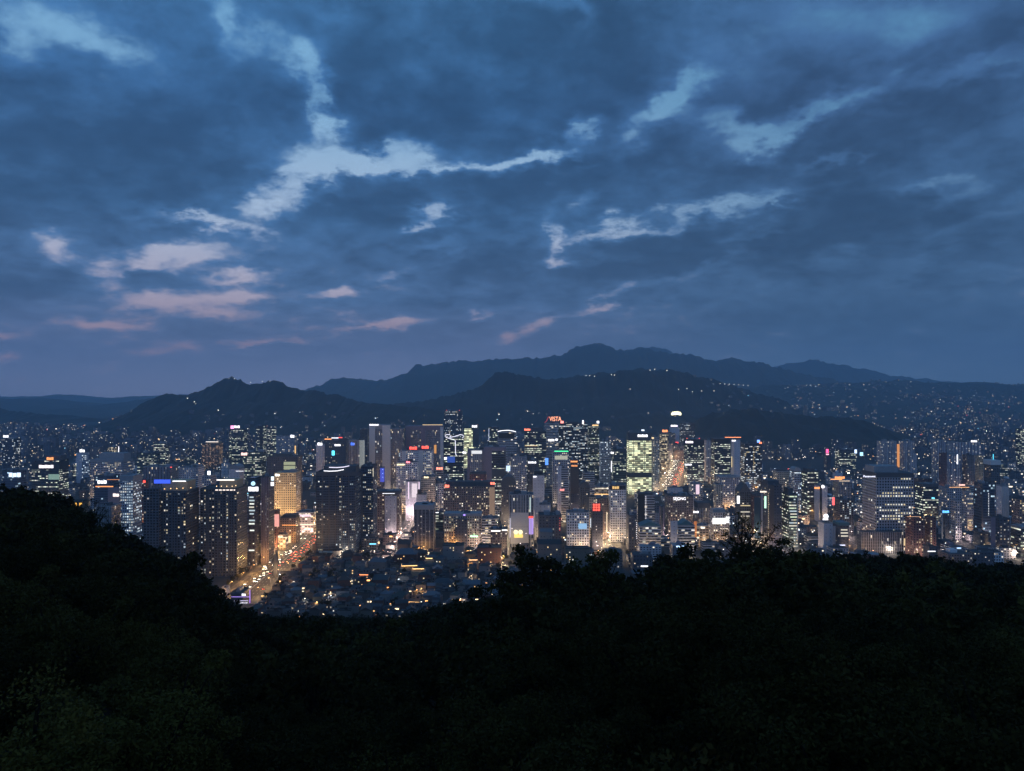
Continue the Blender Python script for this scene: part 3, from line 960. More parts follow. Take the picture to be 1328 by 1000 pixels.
hero('plum coloured slab', 'with tall piers and a white edge sign facing the avenue', 339, 356, 618, 915, 'dark_tower', 26, [('pier', 4, 1.4, .8, MAUVE), ('sg', 352, 355.5, 618, 623, (.75, .92, 1), 2), ('sg', 351.5, 355.5, 625, 630, WHT, 1.8), ('dots', 345.5, 640, 700, 16, (.85, .9, 1), .7), ('win', 12, WINS, [.35, .9])])
hero('yellow floodlit office', 'gridded and glowing gold beside the avenue', 356, 390, 613, 1150, 'beige_grid', 26, [('fl', (1, .68, .32), 160000, 26, 3, .62), ('sg', 357, 363, 614.5, 617.5, (1, .95, .85), 2.4), ('pier', 10, .8, .5, TAN), ('band', 613, 615, TAN)])
hero('brown block with one big lit window', 'behind the yellow floodlit office', 346, 392, 592, 1330, 'blank_dark', 30, [('pan', 368, 383, 599, 609, glow((.8, .85, .5), .45)), ('pan', 368, 383, 603, 604, DARKP, .6), ('ph', 352, 374, 589, CONC_D)])
hero('dark ribbed office', 'with faint green lit floors and a red white sign', 316, 345, 586, 1500, 'green_glass', 28, [('sg', 313, 321, 587, 590.5, (1, .6, .55), 2)])
hero('copper lit tower', 'ribbed in warm orange light with a bright cap', 262, 289, 575, 2000, 'copper', 28, [('ph', 267, 284, 572.5, TAN), ('hs', 267, 283, 573, (1, .85, .75), 1.8, 1.5), ('pier', 5, 2.2, .8, BROWNW)])
hero('speckled office under a pink sign', 'at the foot of the rocky hill', 297, 321, 557, 2100, 'lit_rows', 28, [('sg', 299, 303, 552, 556, (1, .35, .7), 2.4), ('sg', 303.5, 311, 552, 555, (1, .9, 1), 2.2)])
hero('tall dark slab pair', 'with two vertical runs of lit rooms', 332, 346, 552, 2100, 'lit_rows', 30, [('pan', 337, 341, 553, 590, DARKP), ('blk', 347, 358, 553, 2, 'lit_rows')])
hero('grey tower with an amber edge', 'lit by one warm vertical strip', 358, 386, 565, 1900, 'grey_grid', 28, [('vs', 383, 578, 588, (1, .6, .2), 1.2, 3), ('sg', 377, 382, 564, 567.5, WHT, 2.4)])
hero('low round pale hall', 'with a thin white light ring', 297, 317, 608, 1330, 'blank_pale', 26, [('hs', 306, 316, 611, WHT, 1.8), ('disc', 603, ROOF_PALE)])
hero('bright lamp mast block', 'with one dazzling white lamp', 262, 280, 617, 1180, 'grey_grid', 20, [('sg', 269, 272.5, 611, 616, WHT, 3)])

# ---- commercial corner seen along the avenue
hero('pink lit shop block', 'crowded with bright fronts at the end of the avenue', 384, 412, 664, 1090, 'shops', 24, [('fl', (1, .75, .8), 20000, 16, 2, .5), ('sg', 388, 404, 667, 670, (1, .75, .85), 1.2), ('hs', 386, 411, 680, (1, .85, .6), 1.4, 1)])
hero('brown corner store', 'with an orange lit top line facing the avenue', 363, 389, 671, 1035, 'brown_brick', 20, [('hs', 366, 384, 681, ORG, 1.8, .8), ('pan', 366, 377, 695, 704, glow((1, .8, .45), 1.1)), ('ph', 366, 388, 668, CONC_D)])
hero('narrow red panel building', 'with a tall salmon screen over the avenue', 355, 363, 662, 985, 'red_brick', 14, [('pan', 356, 362, 667, 683, glow((1, .42, .36), 1.0))])
hero('low avenue store', 'with white fronts and one bright window at the avenue kerb', 356, 374, 693, 990, 'shops', 12, [('hs', 357, 373, 697, (1, .85, .7), 1.2)])

# ---- the double glass tower and the pale pillar towers
hero('huge dark glass apartment tower', 'with two white curved light lines on its roof', 410, 468, 612, 955, 'blue_tower', 36, [('ph', 418, 462, 605, CONC_D), ('pan', 410, 468, 612, 617, CONC_D, .5),
     ('nl', [(420, 610.5), (428, 611), (437, 610.6), (446, 609)], WHT, 1.7, .55), ('nl', [(427, 606), (437, 606.3), (446, 605.6), (453, 604)], (.85, .8, 1), 1.4, .55), ('pier', 6, 1.0, .6, CONC_D),
     ('win', 74, WIND, [.12, .15, .17, .62, .64, .66, .62, .64, .9, .92], .05, 2), ('pan', 414, 455, 715, 722, glow((.1, .35, .6), .15))], nm='apartment_tower', cat='apartment tower')
hero('second dark glass tower', 'with a thin lit corner beside the huge glass tower', 468, 489, 604, 1000, 'blue_tower', 30, [('vs', 484, 607, 618, (1, .92, .7), .9, .7), ('win', 40, WIND, [.2, .25, .6, .65, .9], .08, 2), ('pan', 468, 471, 612, 720, CONC_D, .6), ('vs', 459, 684, 696, WHT, .8, .6)], nm='apartment_tower', cat='apartment tower')
pil = [('ph', 480, 505, 551, CONC), ('pan', 479, 486.5, 552, 640, CREAM, 2.2), ('pan', 496, 506.5, 551.5, 640, CREAM, 2.2), ('sg', 479, 491, 550, 552, WHT, 2), ('rl', [497, 505]), ('win', 20, WINS, None, .4)]
hero('pale pillar tower', 'with two white shafts and a white top light', 479, 525, 556, 1500, 'fins', 34, pil)
hero('twin pillar tower', 'with three pale shafts and orange lit rooms low down', 526, 575, 554, 1530, 'fins', 34, [('pan', 526, 533, 554, 640, MAUVE, 2), ('pan', 546, 551.5, 553, 640, MAUVE, 2.2), ('pan', 571, 575, 554, 640, CREAM, 2), ('band', 552.5, 558, MAUVE, .6), ('pan', 563, 566, 577, 588, glow((1, .45, .1), .7)), ('win', 20, WINY, None, .4), ('hs', 548, 574, 551, (1, .7, .35), .8, 1.6)])
hero('far black tower', 'with two red lamps on top behind the pillar towers', 576, 600, 533, 2350, 'dark_glass', 34, [('rl', [579, 596]), ('win', 26, WINS, None, .3, 3)])
hero('brown slab beside the pillars', 'unlit and narrow', 467, 479, 557, 1650, 'dark_tower', 26)
hero('blue grey ribbed office', 'with a pale lit edge and a blue sign', 451, 473, 571, 1450, 'fins', 26, [('pan', 466, 473, 571, 606, glow((.55, .62, .62), .35), .6), ('sg', 455, 460, 574, 577.5, BLUE, 1.6), ('pier', 7, .8, .6, CONC)])
hero('slim pale shaft', 'with a white cap light beside the cyan signed block', 410, 421, 576, 1400, 'blank_pale', 16, [('sg', 412, 418.5, 574, 577.5, WHT, 2.2), ('vs', 415.5, 580, 603, (.5, .5, .58), .2, 2)])
hero('cyan signed block', 'wide and dim with an orange and white roof line', 420, 452, 571, 1700, 'blank_dark', 30, [('sg', 430.5, 434, 584.5, 590.5, (.1, .75, 1), 2.4), ('hs', 421, 430, 569.5, ORG, 2, 2), ('hs', 430, 439, 568, WHT, 2.2, 1.6), ('hs', 439, 444, 567.5, RED, 2.2, 1.8), ('sg', 434, 442, 576, 578.5, WHT, 2)])
hero('store tower under two red signs', 'pale and tall in the shopping quarter', 519, 562, 584, 1330, 'white_grid', 26, [('sg', 531, 541, 579.5, 583, RED, 2.6), ('sg', 547, 556, 578.5, 582, RED, 2.6), ('pan', 543, 549, 584, 640, CREAM, .8), ('pan', 521, 526, 585, 620, CREAM, .8), ('win', 30, WINY, [.75, .8, .85, .9, .95], .5)])
hero('white stepped store', 'lit from below with a red roof sign', 514, 543, 599, 1280, 'white_grid', 22, [('sg', 527, 532, 598, 600.5, (1, .25, .3), 2.2), ('sg', 515, 525, 601.5, 603.5, (1, .85, .5), 1.8), ('pl', [(518, 622, 4), (528, 620, 4), (538, 618, 5)], (1, .75, .6), 2500), ('win', 20, WINY, None, .3)])
hero('glaring white shop front', 'flooded pink white at the end of the shop street', 526, 546, 624, 1215, 'blank_pale', 16, [('fl', (1, .80, .9), 32000, 18, 2, .5), ('pan', 534, 541, 627, 645, glow((1, .85, .92), .85)), ('vs', 530, 625, 647, (1, .8, .95), 1.2, 1.4), ('vs', 543.5, 625, 647, (1, .8, .95), 1.2, 1.4)])
hero('long cream store', 'with warm top lamps beside the glaring shop front', 546, 566, 618, 1235, 'beige_grid', 22, [('pl', [(551, 618, 3), (557, 636, 5)], (1, .72, .4), 2200), ('sg', 550, 556, 618, 620, (1, .85, .5), 1.8)])
hero('white cube roof house', 'with a dark tank on its roof', 540, 554, 641, 1165, 'blank_pale', 16, [('ph', 541, 545, 636, DARKP)])
hero('mauve mesh office', 'with a white lit gridded wing', 487, 521, 640, 1060, 'brown_brick', 24, [('band', 637, 641, CONC_D), ('hs', 496, 512, 640, WHT, 1.6, .8), ('blk', 499, 514, 643, 3, 'blank_pale'), ('pl', [(506, 672, 12), (502, 684, 12)], (1, .75, .65), 3000), ('win', 18, WINY, None, .05)])
hero('black banded block', 'with a pale cap and four pale fins', 537, 565, 655, 985, 'blank_dark', 26, [('band', 655, 661, CONC, .4), ('pier', 5, .9, .6, CONC)])
hero('blue lit slab', 'with a column of white dots on deep blue', 492, 499, 606, 1250, 'blank_dark', 14, [('pan', 493, 498.5, 607, 625, glow((.03, .08, .8), .7)), ('dots', 496.5, 609, 619, 3, (.5, .75, 1), 3)])
hero('grey shaft block', 'under a dark saddle roof behind the wide brown hotel', 555, 577, 627, 1240, 'grey_grid', 26, [('gable', 622, CONC_D)])
hero('red capped grey block', 'with a red roof sign and white banded floors', 566, 576, 607, 1380, 'striped', 18, [('sg', 566, 574.5, 606, 609, (1, .3, .2), 2.4)])

# ---- centre
hero('wide brown hotel', 'with red signs on its roof and a warm lit stair column', 575, 642, 630, 1080, 'brown_brick', 26, [('ph', 578, 640, 625, CONC_D), ('sg', 577, 583, 628.5, 632, (1, .2, .12), 2.4), ('sg', 636, 642, 625.5, 628.5, (1, .2, .12), 2.4), ('pan', 634.5, 641.5, 632, 678, glow((1, .62, .38), .22)), ('win', 60, WINY, None, .25)], nm='hotel')
hero('beige hotel block', 'punched with small windows and a green lit sign low down', 576, 625, 668, 1010, 'beige_grid', 22, [('band', 666, 669.5, CONC), ('blk', 590, 606, 673, 6, 'blank_dark'), ('sg', 610, 620, 694, 696.5, (.55, 1, .6), 2), ('win', 26, WINY, None, .3), ('pl', [(581, 697, 5), (587, 697, 5)], (1, .7, .35), 900), ('pl', [(615, 692, 4)], (.6, 1, .5), 700), ('sg', 601, 603.5, 667, 668.6, PUR, 2)], nm='hotel')
hero('white store with yellow arches', 'and a violet screen down one corner', 661, 692, 641, 1010, 'fins', 26, [('pier', 9, .6, .7, CREAM), ('pan', 662, 685.5, 665, 683, CREAM, .9), ('pan', 662, 685.5, 683.6, 705, CREAM, .9), ('pan', 686, 692, 672, 693, glow((.55, .38, 1), .9)), ('pan', 685, 691.5, 669.5, 672, glow(RED, 1.6), .7),
     ('ballsign', 669, 690, 3.2, (1, .85, .5), 1.5), ('ballsign', 675, 690, 3.2, (1, .85, .5), 1.5), ('pan', 667, 678, 693, 697, glow((1, .7, .15), 1.4), 1.4), ('vs', 687.5, 645, 664, (.8, 1, .95), .7, 1.6), ('pl', [(664, 684, 8), (682, 690, 9)], (1, .85, .8), 1500), ('vs', 661.5, 672, 697, (.9, .85, 1), 1.2, 1)])
hero('tall blank grey slab', 'windowless with a small white top lamp', 691, 706, 616, 1150, 'blank_pale', 20, [('sg', 691.5, 696, 617.3, 619, WHT, 2), ('ph', 693, 704, 611, DARKP)])
hero('low white cube', 'with slit windows before the blank grey slab', 693, 714, 654, 1060, 'blank_pale', 18, [('blk', 693, 699.5, 645.5, 1, 'blank_pale')])
hero('black glass block', 'low and almost unlit with a dotted red edge', 698, 728, 668, 985, 'blank_dark', 28, [('dots', 726, 672, 688, 6, RED, 1), ('win', 10, WINS, [.2, .4, .5, .6], .15)])
hero('small white gridded office', 'with a blue lit panel on its front', 734, 764, 664, 985, 'white_grid', 20, [('pan', 750, 761, 679, 686, glow((.35, .65, 1), .8)), ('pl', [(742, 692, 6)], (1, .7, .4), 900), ('vs', 766, 672, 684, (.7, .85, 1), 1.2, .8)])
hero('black block under a red square sign', 'of nine lit cells', 766, 782, 664, 995, 'blank_dark', 22, [], rz=0)
RSIGN = (768.5, 778.5, 653.5, 663)
hero('slim bronze tower', 'with red letters on its blank top', 739, 751, 596, 1250, 'blank_dark', 18, [('sg', 740, 749, 597.5, 599.5, ORG, 1.6), ('sg', 741, 749, 603, 605, ORG, 1.2), ('pan', 740, 750.5, 606, 640, BROWNW)])
hero('dark round topped block', 'between the bronze tower and white hotel', 751, 765, 631, 1160, 'dark_tower', 22, [('disc', 625, CONC_D)])
hero('grey office under a green line', 'of neon along its roof', 716, 738, 586, 1350, 'grey_grid', 24, [('hs', 719, 737, 585.2, GREEN, 2.2, 1.4), ('pan', 719.5, 736, 591, 596, glow((.9, .9, .7), .5)), ('win', 14, WINC, None, .2)])
hero('great dark glass office', 'under a glowing red and orange sign', 724, 762, 549, 1700, 'dark_glass', 36, [('win', 70, WINC, None, .3, 4), ('rl', [757]), ('sg', 755, 757, 545, 550, WHT, 2)], nm='office_tower', cat='tower')
hero('grey wing with two white signs', 'joined to the great dark glass office', 706, 724, 549, 1690, 'striped', 30, [('sg', 712.5, 728, 540.2, 546, (1, .38, .2), 2.6, 'VISTA'), ('sg', 711, 719, 569.5, 572, WHT, 2.6), ('sg', 720.5, 723, 569, 571.5, WHT, 2.6), ('nl', [(706, 548), (709, 546), (711, 541), (712, 540.4)], RED, 1.0, .5), ('sg', 727, 731, 546, 549, (1, .3, .25), 2.2)])
hero('gold topped glass tower', 'slim with an orange cap light', 762, 777, 552, 1750, 'green_glass', 28, [('hs', 768, 776, 551.5, (1, .6, .25), 2, 2.2), ('sg', 774, 777, 546, 549, WHT, 2.4), ('win', 20, WINS, None, .3)], nm='office_tower', cat='tower')
hero('dark office with gold rows', 'and a small red roof sign', 680, 708, 559, 1600, 'lit_rows', 28, [('sg', 680, 688, 556, 558.5, (1, .2, .1), 2.4), ('ph', 690, 704, 555, CONC_D), ('hs', 681, 697, 578, (1, .75, .4), 1.2, 1.2)])
hero('white rimmed office', 'with a bright curved roof ring', 645, 670, 560, 1600, 'striped', 28, [('nl', [(645.5, 559.6), (651, 558.4), (658, 558), (664, 558.6), (669, 560)], WHT, 2.0, .8), ('pan', 647, 667, 562, 569, DARKP)])
hero('yellow green lit office', 'far behind the neon outlined block', 602, 621, 555, 1900, 'lit_yellow', 24, [('sg', 612, 619, 551.5, 554.5, WHT, 1.8), ('pan', 613, 621, 556, 580, CONC_D)])
hero('far lit pair', 'of narrow office floors behind the white rimmed office', 633, 647, 554, 1930, 'lit_rows', 22, [('vs', 634, 556, 572, (.6, .7, 1), .8, 1.5)])
hero('neon outlined office', 'with a looping white light line over teal floors', 576, 602, 568, 1550, 'lit_rows', 26, [('nl', [(592, 591), (590.8, 588), (590.6, 571.5), (586, 569.5), (579, 567.5), (577, 565.5), (579, 563.6), (583, 563.6), (584.5, 565.5), (583, 567.2), (590, 566), (597, 563.6), (600.5, 564.3), (601.5, 566.5), (599.5, 568)], (.85, .85, 1), 1.5, .75), ('pan', 580, 590, 592, 600, glow((.05, .15, .8), .5)), ('sg', 576, 579.5, 593, 596, WHT, 2)])
hero('grey frame building', 'with two white sign boards along its top', 606, 628, 583, 1350, 'grey_grid', 24, [('sg', 600, 605, 585.5, 588, WHT, 2), ('pan', 611.5, 626, 584.5, 588.5, glow((.9, .92, .95), 1.0)), ('pan', 606, 610, 583, 640, MAUVE, .8), ('pan', 625, 628, 583, 640, MAUVE, .8)])
hero('mauve slab with lit rows', 'stacked white and yellow in one half', 628, 656, 580, 1330, 'lit_rows', 26, [('pan', 628, 638, 580, 640, MAUVE, .8), ('band', 580, 585, MAUVE), ('pan', 638, 655.5, 608, 618, CONC_D)])
hero('low salmon block', 'warm lit between the mauve slab and grey shaft', 609, 631, 614, 1240, 'red_brick', 22, [('pl', [(615, 622, 7), (625, 622, 7)], (1, .4, .35), 1800), ('ph', 612, 630, 612.5, CONC_D)])
hero('pale grey ribbed office', 'beside the blue white screen', 658, 683, 592, 1340, 'grey_grid', 24, [('sg', 656.5, 661.5, 604, 611, (.55, .72, 1), 1.6), ('win', 16, WINY, None, .2)])
hero('dim office with a short white sign', 'behind the blank grey slab', 684, 699, 597, 1345, 'blank_dark', 22, [('sg', 685, 695.5, 598.6, 600.8, WHT, 2.2), ('sg', 707, 711, 594, 603, (.1, .3, 1), 1.6)])
hero('domed hall', 'dark and low among trees behind the white store', 650, 669, 628, 1180, 'blank_dark', 30, [('disc', 618, CONC_D)], nm='hall')
hero('slim white banded block', 'with a pink roof beside the bronze tower', 723, 737, 607, 1195, 'striped', 16, [('blk', 723, 728, 604.5, 1, 'blank_pale'), ('sg', 726, 732, 634, 636.5, (1, .3, .25), 1.6)])
hero('white banded office', 'low beside the round topped block', 755, 771, 613, 1260, 'striped', 22)
hero('glowing low arcade', 'with orange lit eaves beside the white hotel', 771, 790, 631, 1180, 'shops', 20, [('hs', 771, 790, 641, (1, .55, .2), 1.6, 1.4), ('hs', 772, 789, 633.5, (1, .9, .7), 1.2, .8), ('pl', [(776, 643, 6), (785, 643, 6)], (1, .6, .3), 1600)])
hero('white gridded hotel', 'tall and pale with a warm lit top band', 789, 812, 629, 1045, 'white_grid', 24, [('pan', 790, 811.5, 629.5, 635, DARKP, .25), ('sg', 794, 803, 630.5, 634, (1, .62, .2), .9), ('win', 18, WINS, None, .05), ('pl', [(795, 690, 5), (806, 692, 5)], (1, .6, .3), 1600)], nm='hotel')
hero('brown office behind the red square sign', 'with a lit street edge', 764, 789, 646, 1060, 'brown_brick', 22, [('vs', 787, 664, 690, (1, .8, .55), 1.0, 1.4), ('blk', 764, 772, 645, 1, 'beige_grid')])
hero('small brown house with a white light bar', 'at the corner of the market street', 636, 658, 686, 945, 'brown_brick', 18, [('hs', 637, 649, 688.5, (1, .97, .9), 2.4, 1.3), ('hs', 651, 658, 687.6, (1, .97, .9), 2.4, 1.3)])
hero('grey office with two lit floors', 'behind the small brown house', 625, 646, 672, 1005, 'striped', 20, [('win', 8, WINY, None, .3)])

# ---- boulevard
hero('brilliant yellow glass office', 'lit on every floor above the boulevard', 813, 845, 563, 1510, 'lit_yellow', 30, [('band', 561.5, 571, CONC_D, .3), ('sg', 827, 840, 563.6, 566.6, WHT, 2.4), ('pan', 813, 845, 612.5, 619, CONC_D), ('vs', 821.5, 571, 612, (.02, .02, .02), .01, .9), ('vs', 836, 571, 612, (.02, .02, .02), .01, .9), ('sg', 832, 836, 557, 559, (.8, .9, 1), 1.8)], nm='office_tower', cat='tower')
hero('dark teal office', 'nearly unlit beside the brilliant yellow office', 793, 812, 582, 1490, 'green_glass', 28, [('vs', 793, 598, 612, WHT, 1.4, 2), ('sg', 792, 796, 586, 588.5, WHT, 2), ('pan', 794, 812, 583, 586, CONC_D)])
hero('grey speckled slab', 'with cool lit rooms between gold topped tower and yellow office', 777, 792, 572, 1620, 'cool_grid', 26)
hero('tan striped tower', 'with warm lit floors and a small red roof sign', 855, 867, 561, 1890, 'warm_rows', 26, [('sg', 859, 866, 557.4, 560.4, (1, .3, .1), 2.2), ('band', 561, 563, CONC_D)])
hero('grey speckled shaft', 'slim beside the tan striped tower', 844, 855, 567, 1540, 'grey_grid', 24, [('win', 24, WINS + WINC, None, .1), ('sg', 845, 848, 567, 569, (1, .75, .4), 1.6)])
hero('rose tower with red signs', 'at the head of the boulevard', 868, 881, 554, 2600, 'blank_pale', 24, [('sg', 869, 876, 565, 567, RED, 2.4), ('sg', 875.5, 880, 573, 575, RED, 2), ('sg', 870, 879, 551.5, 553.5, (.95, .8, 1), 2)])
hero('dark office with two red corner lamps', 'and long white lit floors beside the boulevard', 887, 913, 570, 1610, 'lit_rows', 30, [('rl', [891, 907]), ('sg', 889, 899, 572, 574.6, (1, .9, 1), 2.4), ('band', 570, 578, DARKP), ('sg', 888, 897, 601.5, 603.5, WHT, 2)])
hero('black office with thin lit floors', 'between boulevard and pale slim slab', 922, 947, 570, 1600, 'lit_rows', 30, [('band', 569, 574, DARKP)])
hero('pale slim slab', 'under an orange neon roof line', 948, 960, 570, 1510, 'blank_pale', 22, [('hs', 940, 961, 567.2, (1, .3, .1), 2.4, 1.2), ('sg', 949, 954, 570.5, 572.5, WHT, 2), ('vs', 949, 592, 606, (1, .75, .35), 1, 1.4)])
hero('dim rose shaft', 'between the red lamp office and black office', 913, 922, 571, 1720, 'apartment', 20)
hero('grey square topped office', 'far beyond the boulevard head', 881, 901, 549, 2300, 'dark_glass', 26, [('sg', 870, 878, 551, 553, WHT, 1.8)])
hero('brown signed hotel', 'broad and square with white letters across the top', 862, 899, 643, 1080, 'brown_brick', 26, [('sg', 873, 889, 644.6, 648.4, WHT, 2.2, 'SEJONG'), ('win', 28, [GW, glow((1, .85, .6), .5), glow((1, .8, .5), .4)], None, .1)], nm='hotel')
hero('banded dark office', 'with a column of white dots down its middle', 826, 849, 642, 1090, 'striped', 24, [('dots', 837.5, 644, 676, 18, WHT, 1.4), ('pan', 827, 836, 641, 690, DARKP, .15), ('ph', 828, 847, 640, CONC_D)])
hero('pair of brown frames', 'narrow beside the brown signed hotel', 854.5, 861.5, 657, 1065, 'blank_dark', 18, [('pan', 854.5, 856, 657, 700, MAUVE), ('pan', 860, 861.5, 657, 700, MAUVE)])
hero('low white house with a dark hip roof', 'and a white stair tower', 875, 901, 681, 965, 'striped', 20, [('gable', 675, TEAL), ('blk', 870, 878.5, 675.5, 2, 'blank_pale')])
hero('long low grey school', 'with a slate roof and chain of lamps at one corner', 826, 857, 682, 965, 'striped', 20, [('gable', 676.5, TEAL), ('dots', 825.5, 678, 698, 9, WHT, 1.4), ('win', 12, WINS, None, .3)])
hero('plain dark block', 'between white hotel and banded office', 812, 826, 668, 985, 'blank_dark', 22, [('win', 4, WINS, None, .2)])
hero('white billboard building', 'low with a glaring white screen', 920, 946, 664, 1020, 'grey_grid', 20, [('pan', 924, 941, 672, 679.5, glow((1, .98, .98), 1.5), 1.0), ('pan', 941.3, 946, 670, 678, glow((1, .98, .98), 1.5), .8), ('ph', 922, 942, 661, CONC), ('hs', 934, 944, 685.5, (1, .9, .75), 1.2), ('pl', [(928, 697, 8), (940, 697, 8)], (1, .8, .6), 1800)])
hero('dark columned block', 'with a white bar sign beside the brown signed hotel', 900, 921, 658, 1090, 'fins', 22, [('sg', 899, 906, 662.7, 665, WHT, 2.2), ('band', 652, 659, CONC_D, .3)])
hero('small warm shop pair', 'glowing orange before the dark columned block', 900, 919, 681, 1010, 'shops', 14, [('pl', [(902, 690, 3), (906, 694, 4), (912, 694, 4)], (1, .5, .2), 900), ('sg', 909, 914, 683, 685.5, (1, .9, .8), 1.6), ('pan', 900, 903.5, 676, 697, glow((1, .3, .05), .5))])
hero('pink panel office', 'low with one tall pink white screen', 893, 911, 627, 1270, 'grey_grid', 22, [('pan', 902.5, 907, 628.5, 641, glow((1, .75, .88), 1.0))])
hero('wide brown gridded office', 'at the boulevard with close square windows', 928, 960, 619, 1310, 'grey_grid', 26, [('band', 618, 620.5, CONC)])
hero('small cream lit house', 'with a warm lit base before the wide gridded office', 925, 937, 628, 1240, 'beige_grid', 18, [('pl', [(929, 642, 5)], (1, .7, .35), 2600)])

# ---- east
hero('dark office with a gold chain', 'of lamps running down its front', 960, 988, 575, 1560, 'dark_glass', 30, [('dots', 977.5, 581, 611, 15, (1, .72, .3), 1.4), ('sg', 982, 985.5, 570.5, 574, (.2, .4, 1), 2.2), ('sg', 984.5, 988, 573, 575.5, (1, .25, .1), 2.2), ('win', 20, WINY, None, .3)])
hero('beige lit hotel', 'small and warm with a dark roof', 1002, 1023, 611, 1310, 'beige_grid', 24, [('pl', [(1007, 628, 7), (1017, 628, 7)], (1, .68, .38), 3600), ('ph', 1004, 1021, 609.5, CONC_D)], nm='hotel')
hero('grey curved top shaft', 'speckled with small cool lights', 1024, 1039, 611, 1260, 'cool_grid', 22, [('disc', 606, CONC)])
hero('office with cream lit floors', 'beside the grey curved shaft', 1040, 1061, 611, 1250, 'lit_rows', 24, [('ph', 1043, 1058, 608, CONC_D)])
hero('dark gabled tower', 'with a white vertical sign', 953, 974, 637, 1085, 'dark_tower', 24, [('sg', 955.5, 959, 643, 653, WHT, 1.8), ('gable', 627, CONC_D), ('winrow', [657, 663, 668.5], [GW, GY])])
hero('plum office with a glass strip', 'between gabled tower and black curved tower', 974, 987, 643, 1070, 'red_brick', 22, [('pan', 978, 986.5, 645, 700, BLUEG), ('win', 12, WINC, [.6, .7, .8], .1)])
hero('black curved tower', 'blank and tall with a green lit vertical sign', 987, 1014, 628, 1010, 'blank_dark', 30, [('ph', 992, 1012, 624, CONC_D), ('pan', 987, 989, 640, 700, CONC, .8), ('sg', 991, 993.5, 643.5, 659, (.6, 1, .75), 1.4), ('dots', 996.5, 640, 694, 24, (1, .75, .45), .7), ('pan', 998, 1004, 629, 700, BROWNW, .5), ('sg', 985.5, 994, 636.6, 638.6, (1, .85, .7), 1.6)])
hero('glass office with glowing rooms', 'cut by a slanting dark roof', 1014, 1035, 641, 1005, 'green_glass', 26, [('ph', 1015, 1030, 634, CONC_D), ('winrow', [645, 655, 660, 664, 668, 672, 677, 683], [GW, glow((.85, 1, .7), .9), GC]), ('win', 20, WINS + [GC], [.55, .6, .7, .75, .9], .05), ('pan', 1033.5, 1035, 641, 700, CONC, .6)])
hero('white ball signed block', 'slim with a glowing ball on its roof', 1061, 1080, 678, 965, 'blank_pale', 18, [('ballsign', 1071, 669.5, 3.0, (.9, .95, 1), 2.2), ('sg', 1067.5, 1074.5, 672.6, 674.6, WHT, 2)])
hero('teal roofed office', 'dark glazed with short lit rows and a blue base sign', 1080, 1101, 680, 955, 'blank_dark', 20, [('band', 678, 681.5, TEAL, .5), ('winrow', [686, 690, 696], [GW]), ('hs', 1088, 1096, 707, (.7, .75, 1), 2, 1), ('pan', 1080, 1083.5, 682, 712, CONC)])
hero('two pale slabs', 'with a white lamp between them', 1056, 1073, 630, 1200, 'blank_pale', 18, [('pan', 1063, 1066, 629, 680, DARKP, .3), ('ballsign', 1067, 631, 2.6, WHT, 2.4), ('sg', 1056, 1063, 631.5, 634, ORG, 1.8)])
hero('office under an orange neon roof', 'wide with thin columns', 1080, 1105, 625, 1210, 'fins', 24, [('hs', 1077, 1092, 621.6, (1, .42, .12), 2, 1.2), ('hs', 1088, 1102, 623.8, (1, .75, .5), 1.4, .8), ('sg', 1083, 1096, 618, 621, ORG, 1.6)])
hero('brown shop tower', 'with a red vertical sign and scattered cool lamps', 1081, 1107, 648, 1090, 'dark_tower', 22, [('sg', 1079, 1082, 645, 655, (1, .12, .12), 1.8), ('win', 22, WINC, None, .2)])
hero('far lit slab', 'with a blue white end light below the wooded hill', 1083, 1110, 583, 2000, 'lit_rows', 24, [('sg', 1108, 1111, 583, 588, (.6, .75, 1), 2), ('sg', 1115, 1119, 586.5, 591, (.4, .75, 1), 2)])
hero('glowing red rooftop', 'on a small block below the wooded hill', 1068, 1078, 588, 1950, 'blank_dark', 20, [('sg', 1071.5, 1074.5, 582.5, 587.5, (1, .08, .25), 3), ('sg', 1071, 1075, 588.5, 590, (1, .5, .6), 2)])
hero('great gridded office', 'square windowed with bright rows and a white sign at one corner', 1118, 1185, 618, 980, 'office_grid', 40, [('ph', 1119, 1168, 605.5, CONC), ('sg', 1119.5, 1135, 616.3, 618.8, (.8, .82, 1), 2.2, 'Panasonic'), ('band', 613.5, 619.3, CONC_D, .15), ('blk', 1117, 1174, 690, 12, 'fins'), ('win', 95, [GW, glow((1, .92, .65), .9), GY, glow((1, 1, .9), 1.2)], None, .2, 8), ('pan', 1166, 1176, 696, 705, glow((1, .75, .4), .9), 13), ('pl', [(1176, 706, 14)], (1, .7, .35), 1200), ('hs', 1119, 1164, 709, (.75, .85, .85), .8, 2)], nm='office_tower', cat='tower')
hero('ribbed apartment slab', 'with an orange lit gap at its side', 1137, 1163, 572, 1700, 'apartment', 22, [('pan', 1163, 1166.5, 576, 606, glow((1, .4, .1), .8), .3), ('pier', 6, 1.6, .8, CONC)], nm='apartment_block', cat='apartment block')
hero('second ribbed apartment slab', 'stepping down to one side', 1165, 1186, 572, 1720, 'apartment', 22, [('pier', 5, 1.6, .8, CONC), ('blk', 1180, 1189, 588, 3, 'apartment')], nm='apartment_block', cat='apartment block')
hero('dim apartment slab', 'pale grey before the eastern roofs', 1208, 1227, 571, 1700, 'apartment', 22, [('pier', 4, 1.6, .8, MAUVE)], nm='apartment_block', cat='apartment block')
hero('long rose apartment row', 'with several lit stair columns', 1228, 1272, 573, 1900, 'apartment', 22, [('pier', 9, 2.4, .8, MAUVE), ('sg', 1259, 1267, 571, 573.4, WHT, 1.8)], nm='apartment_block', cat='apartment block')
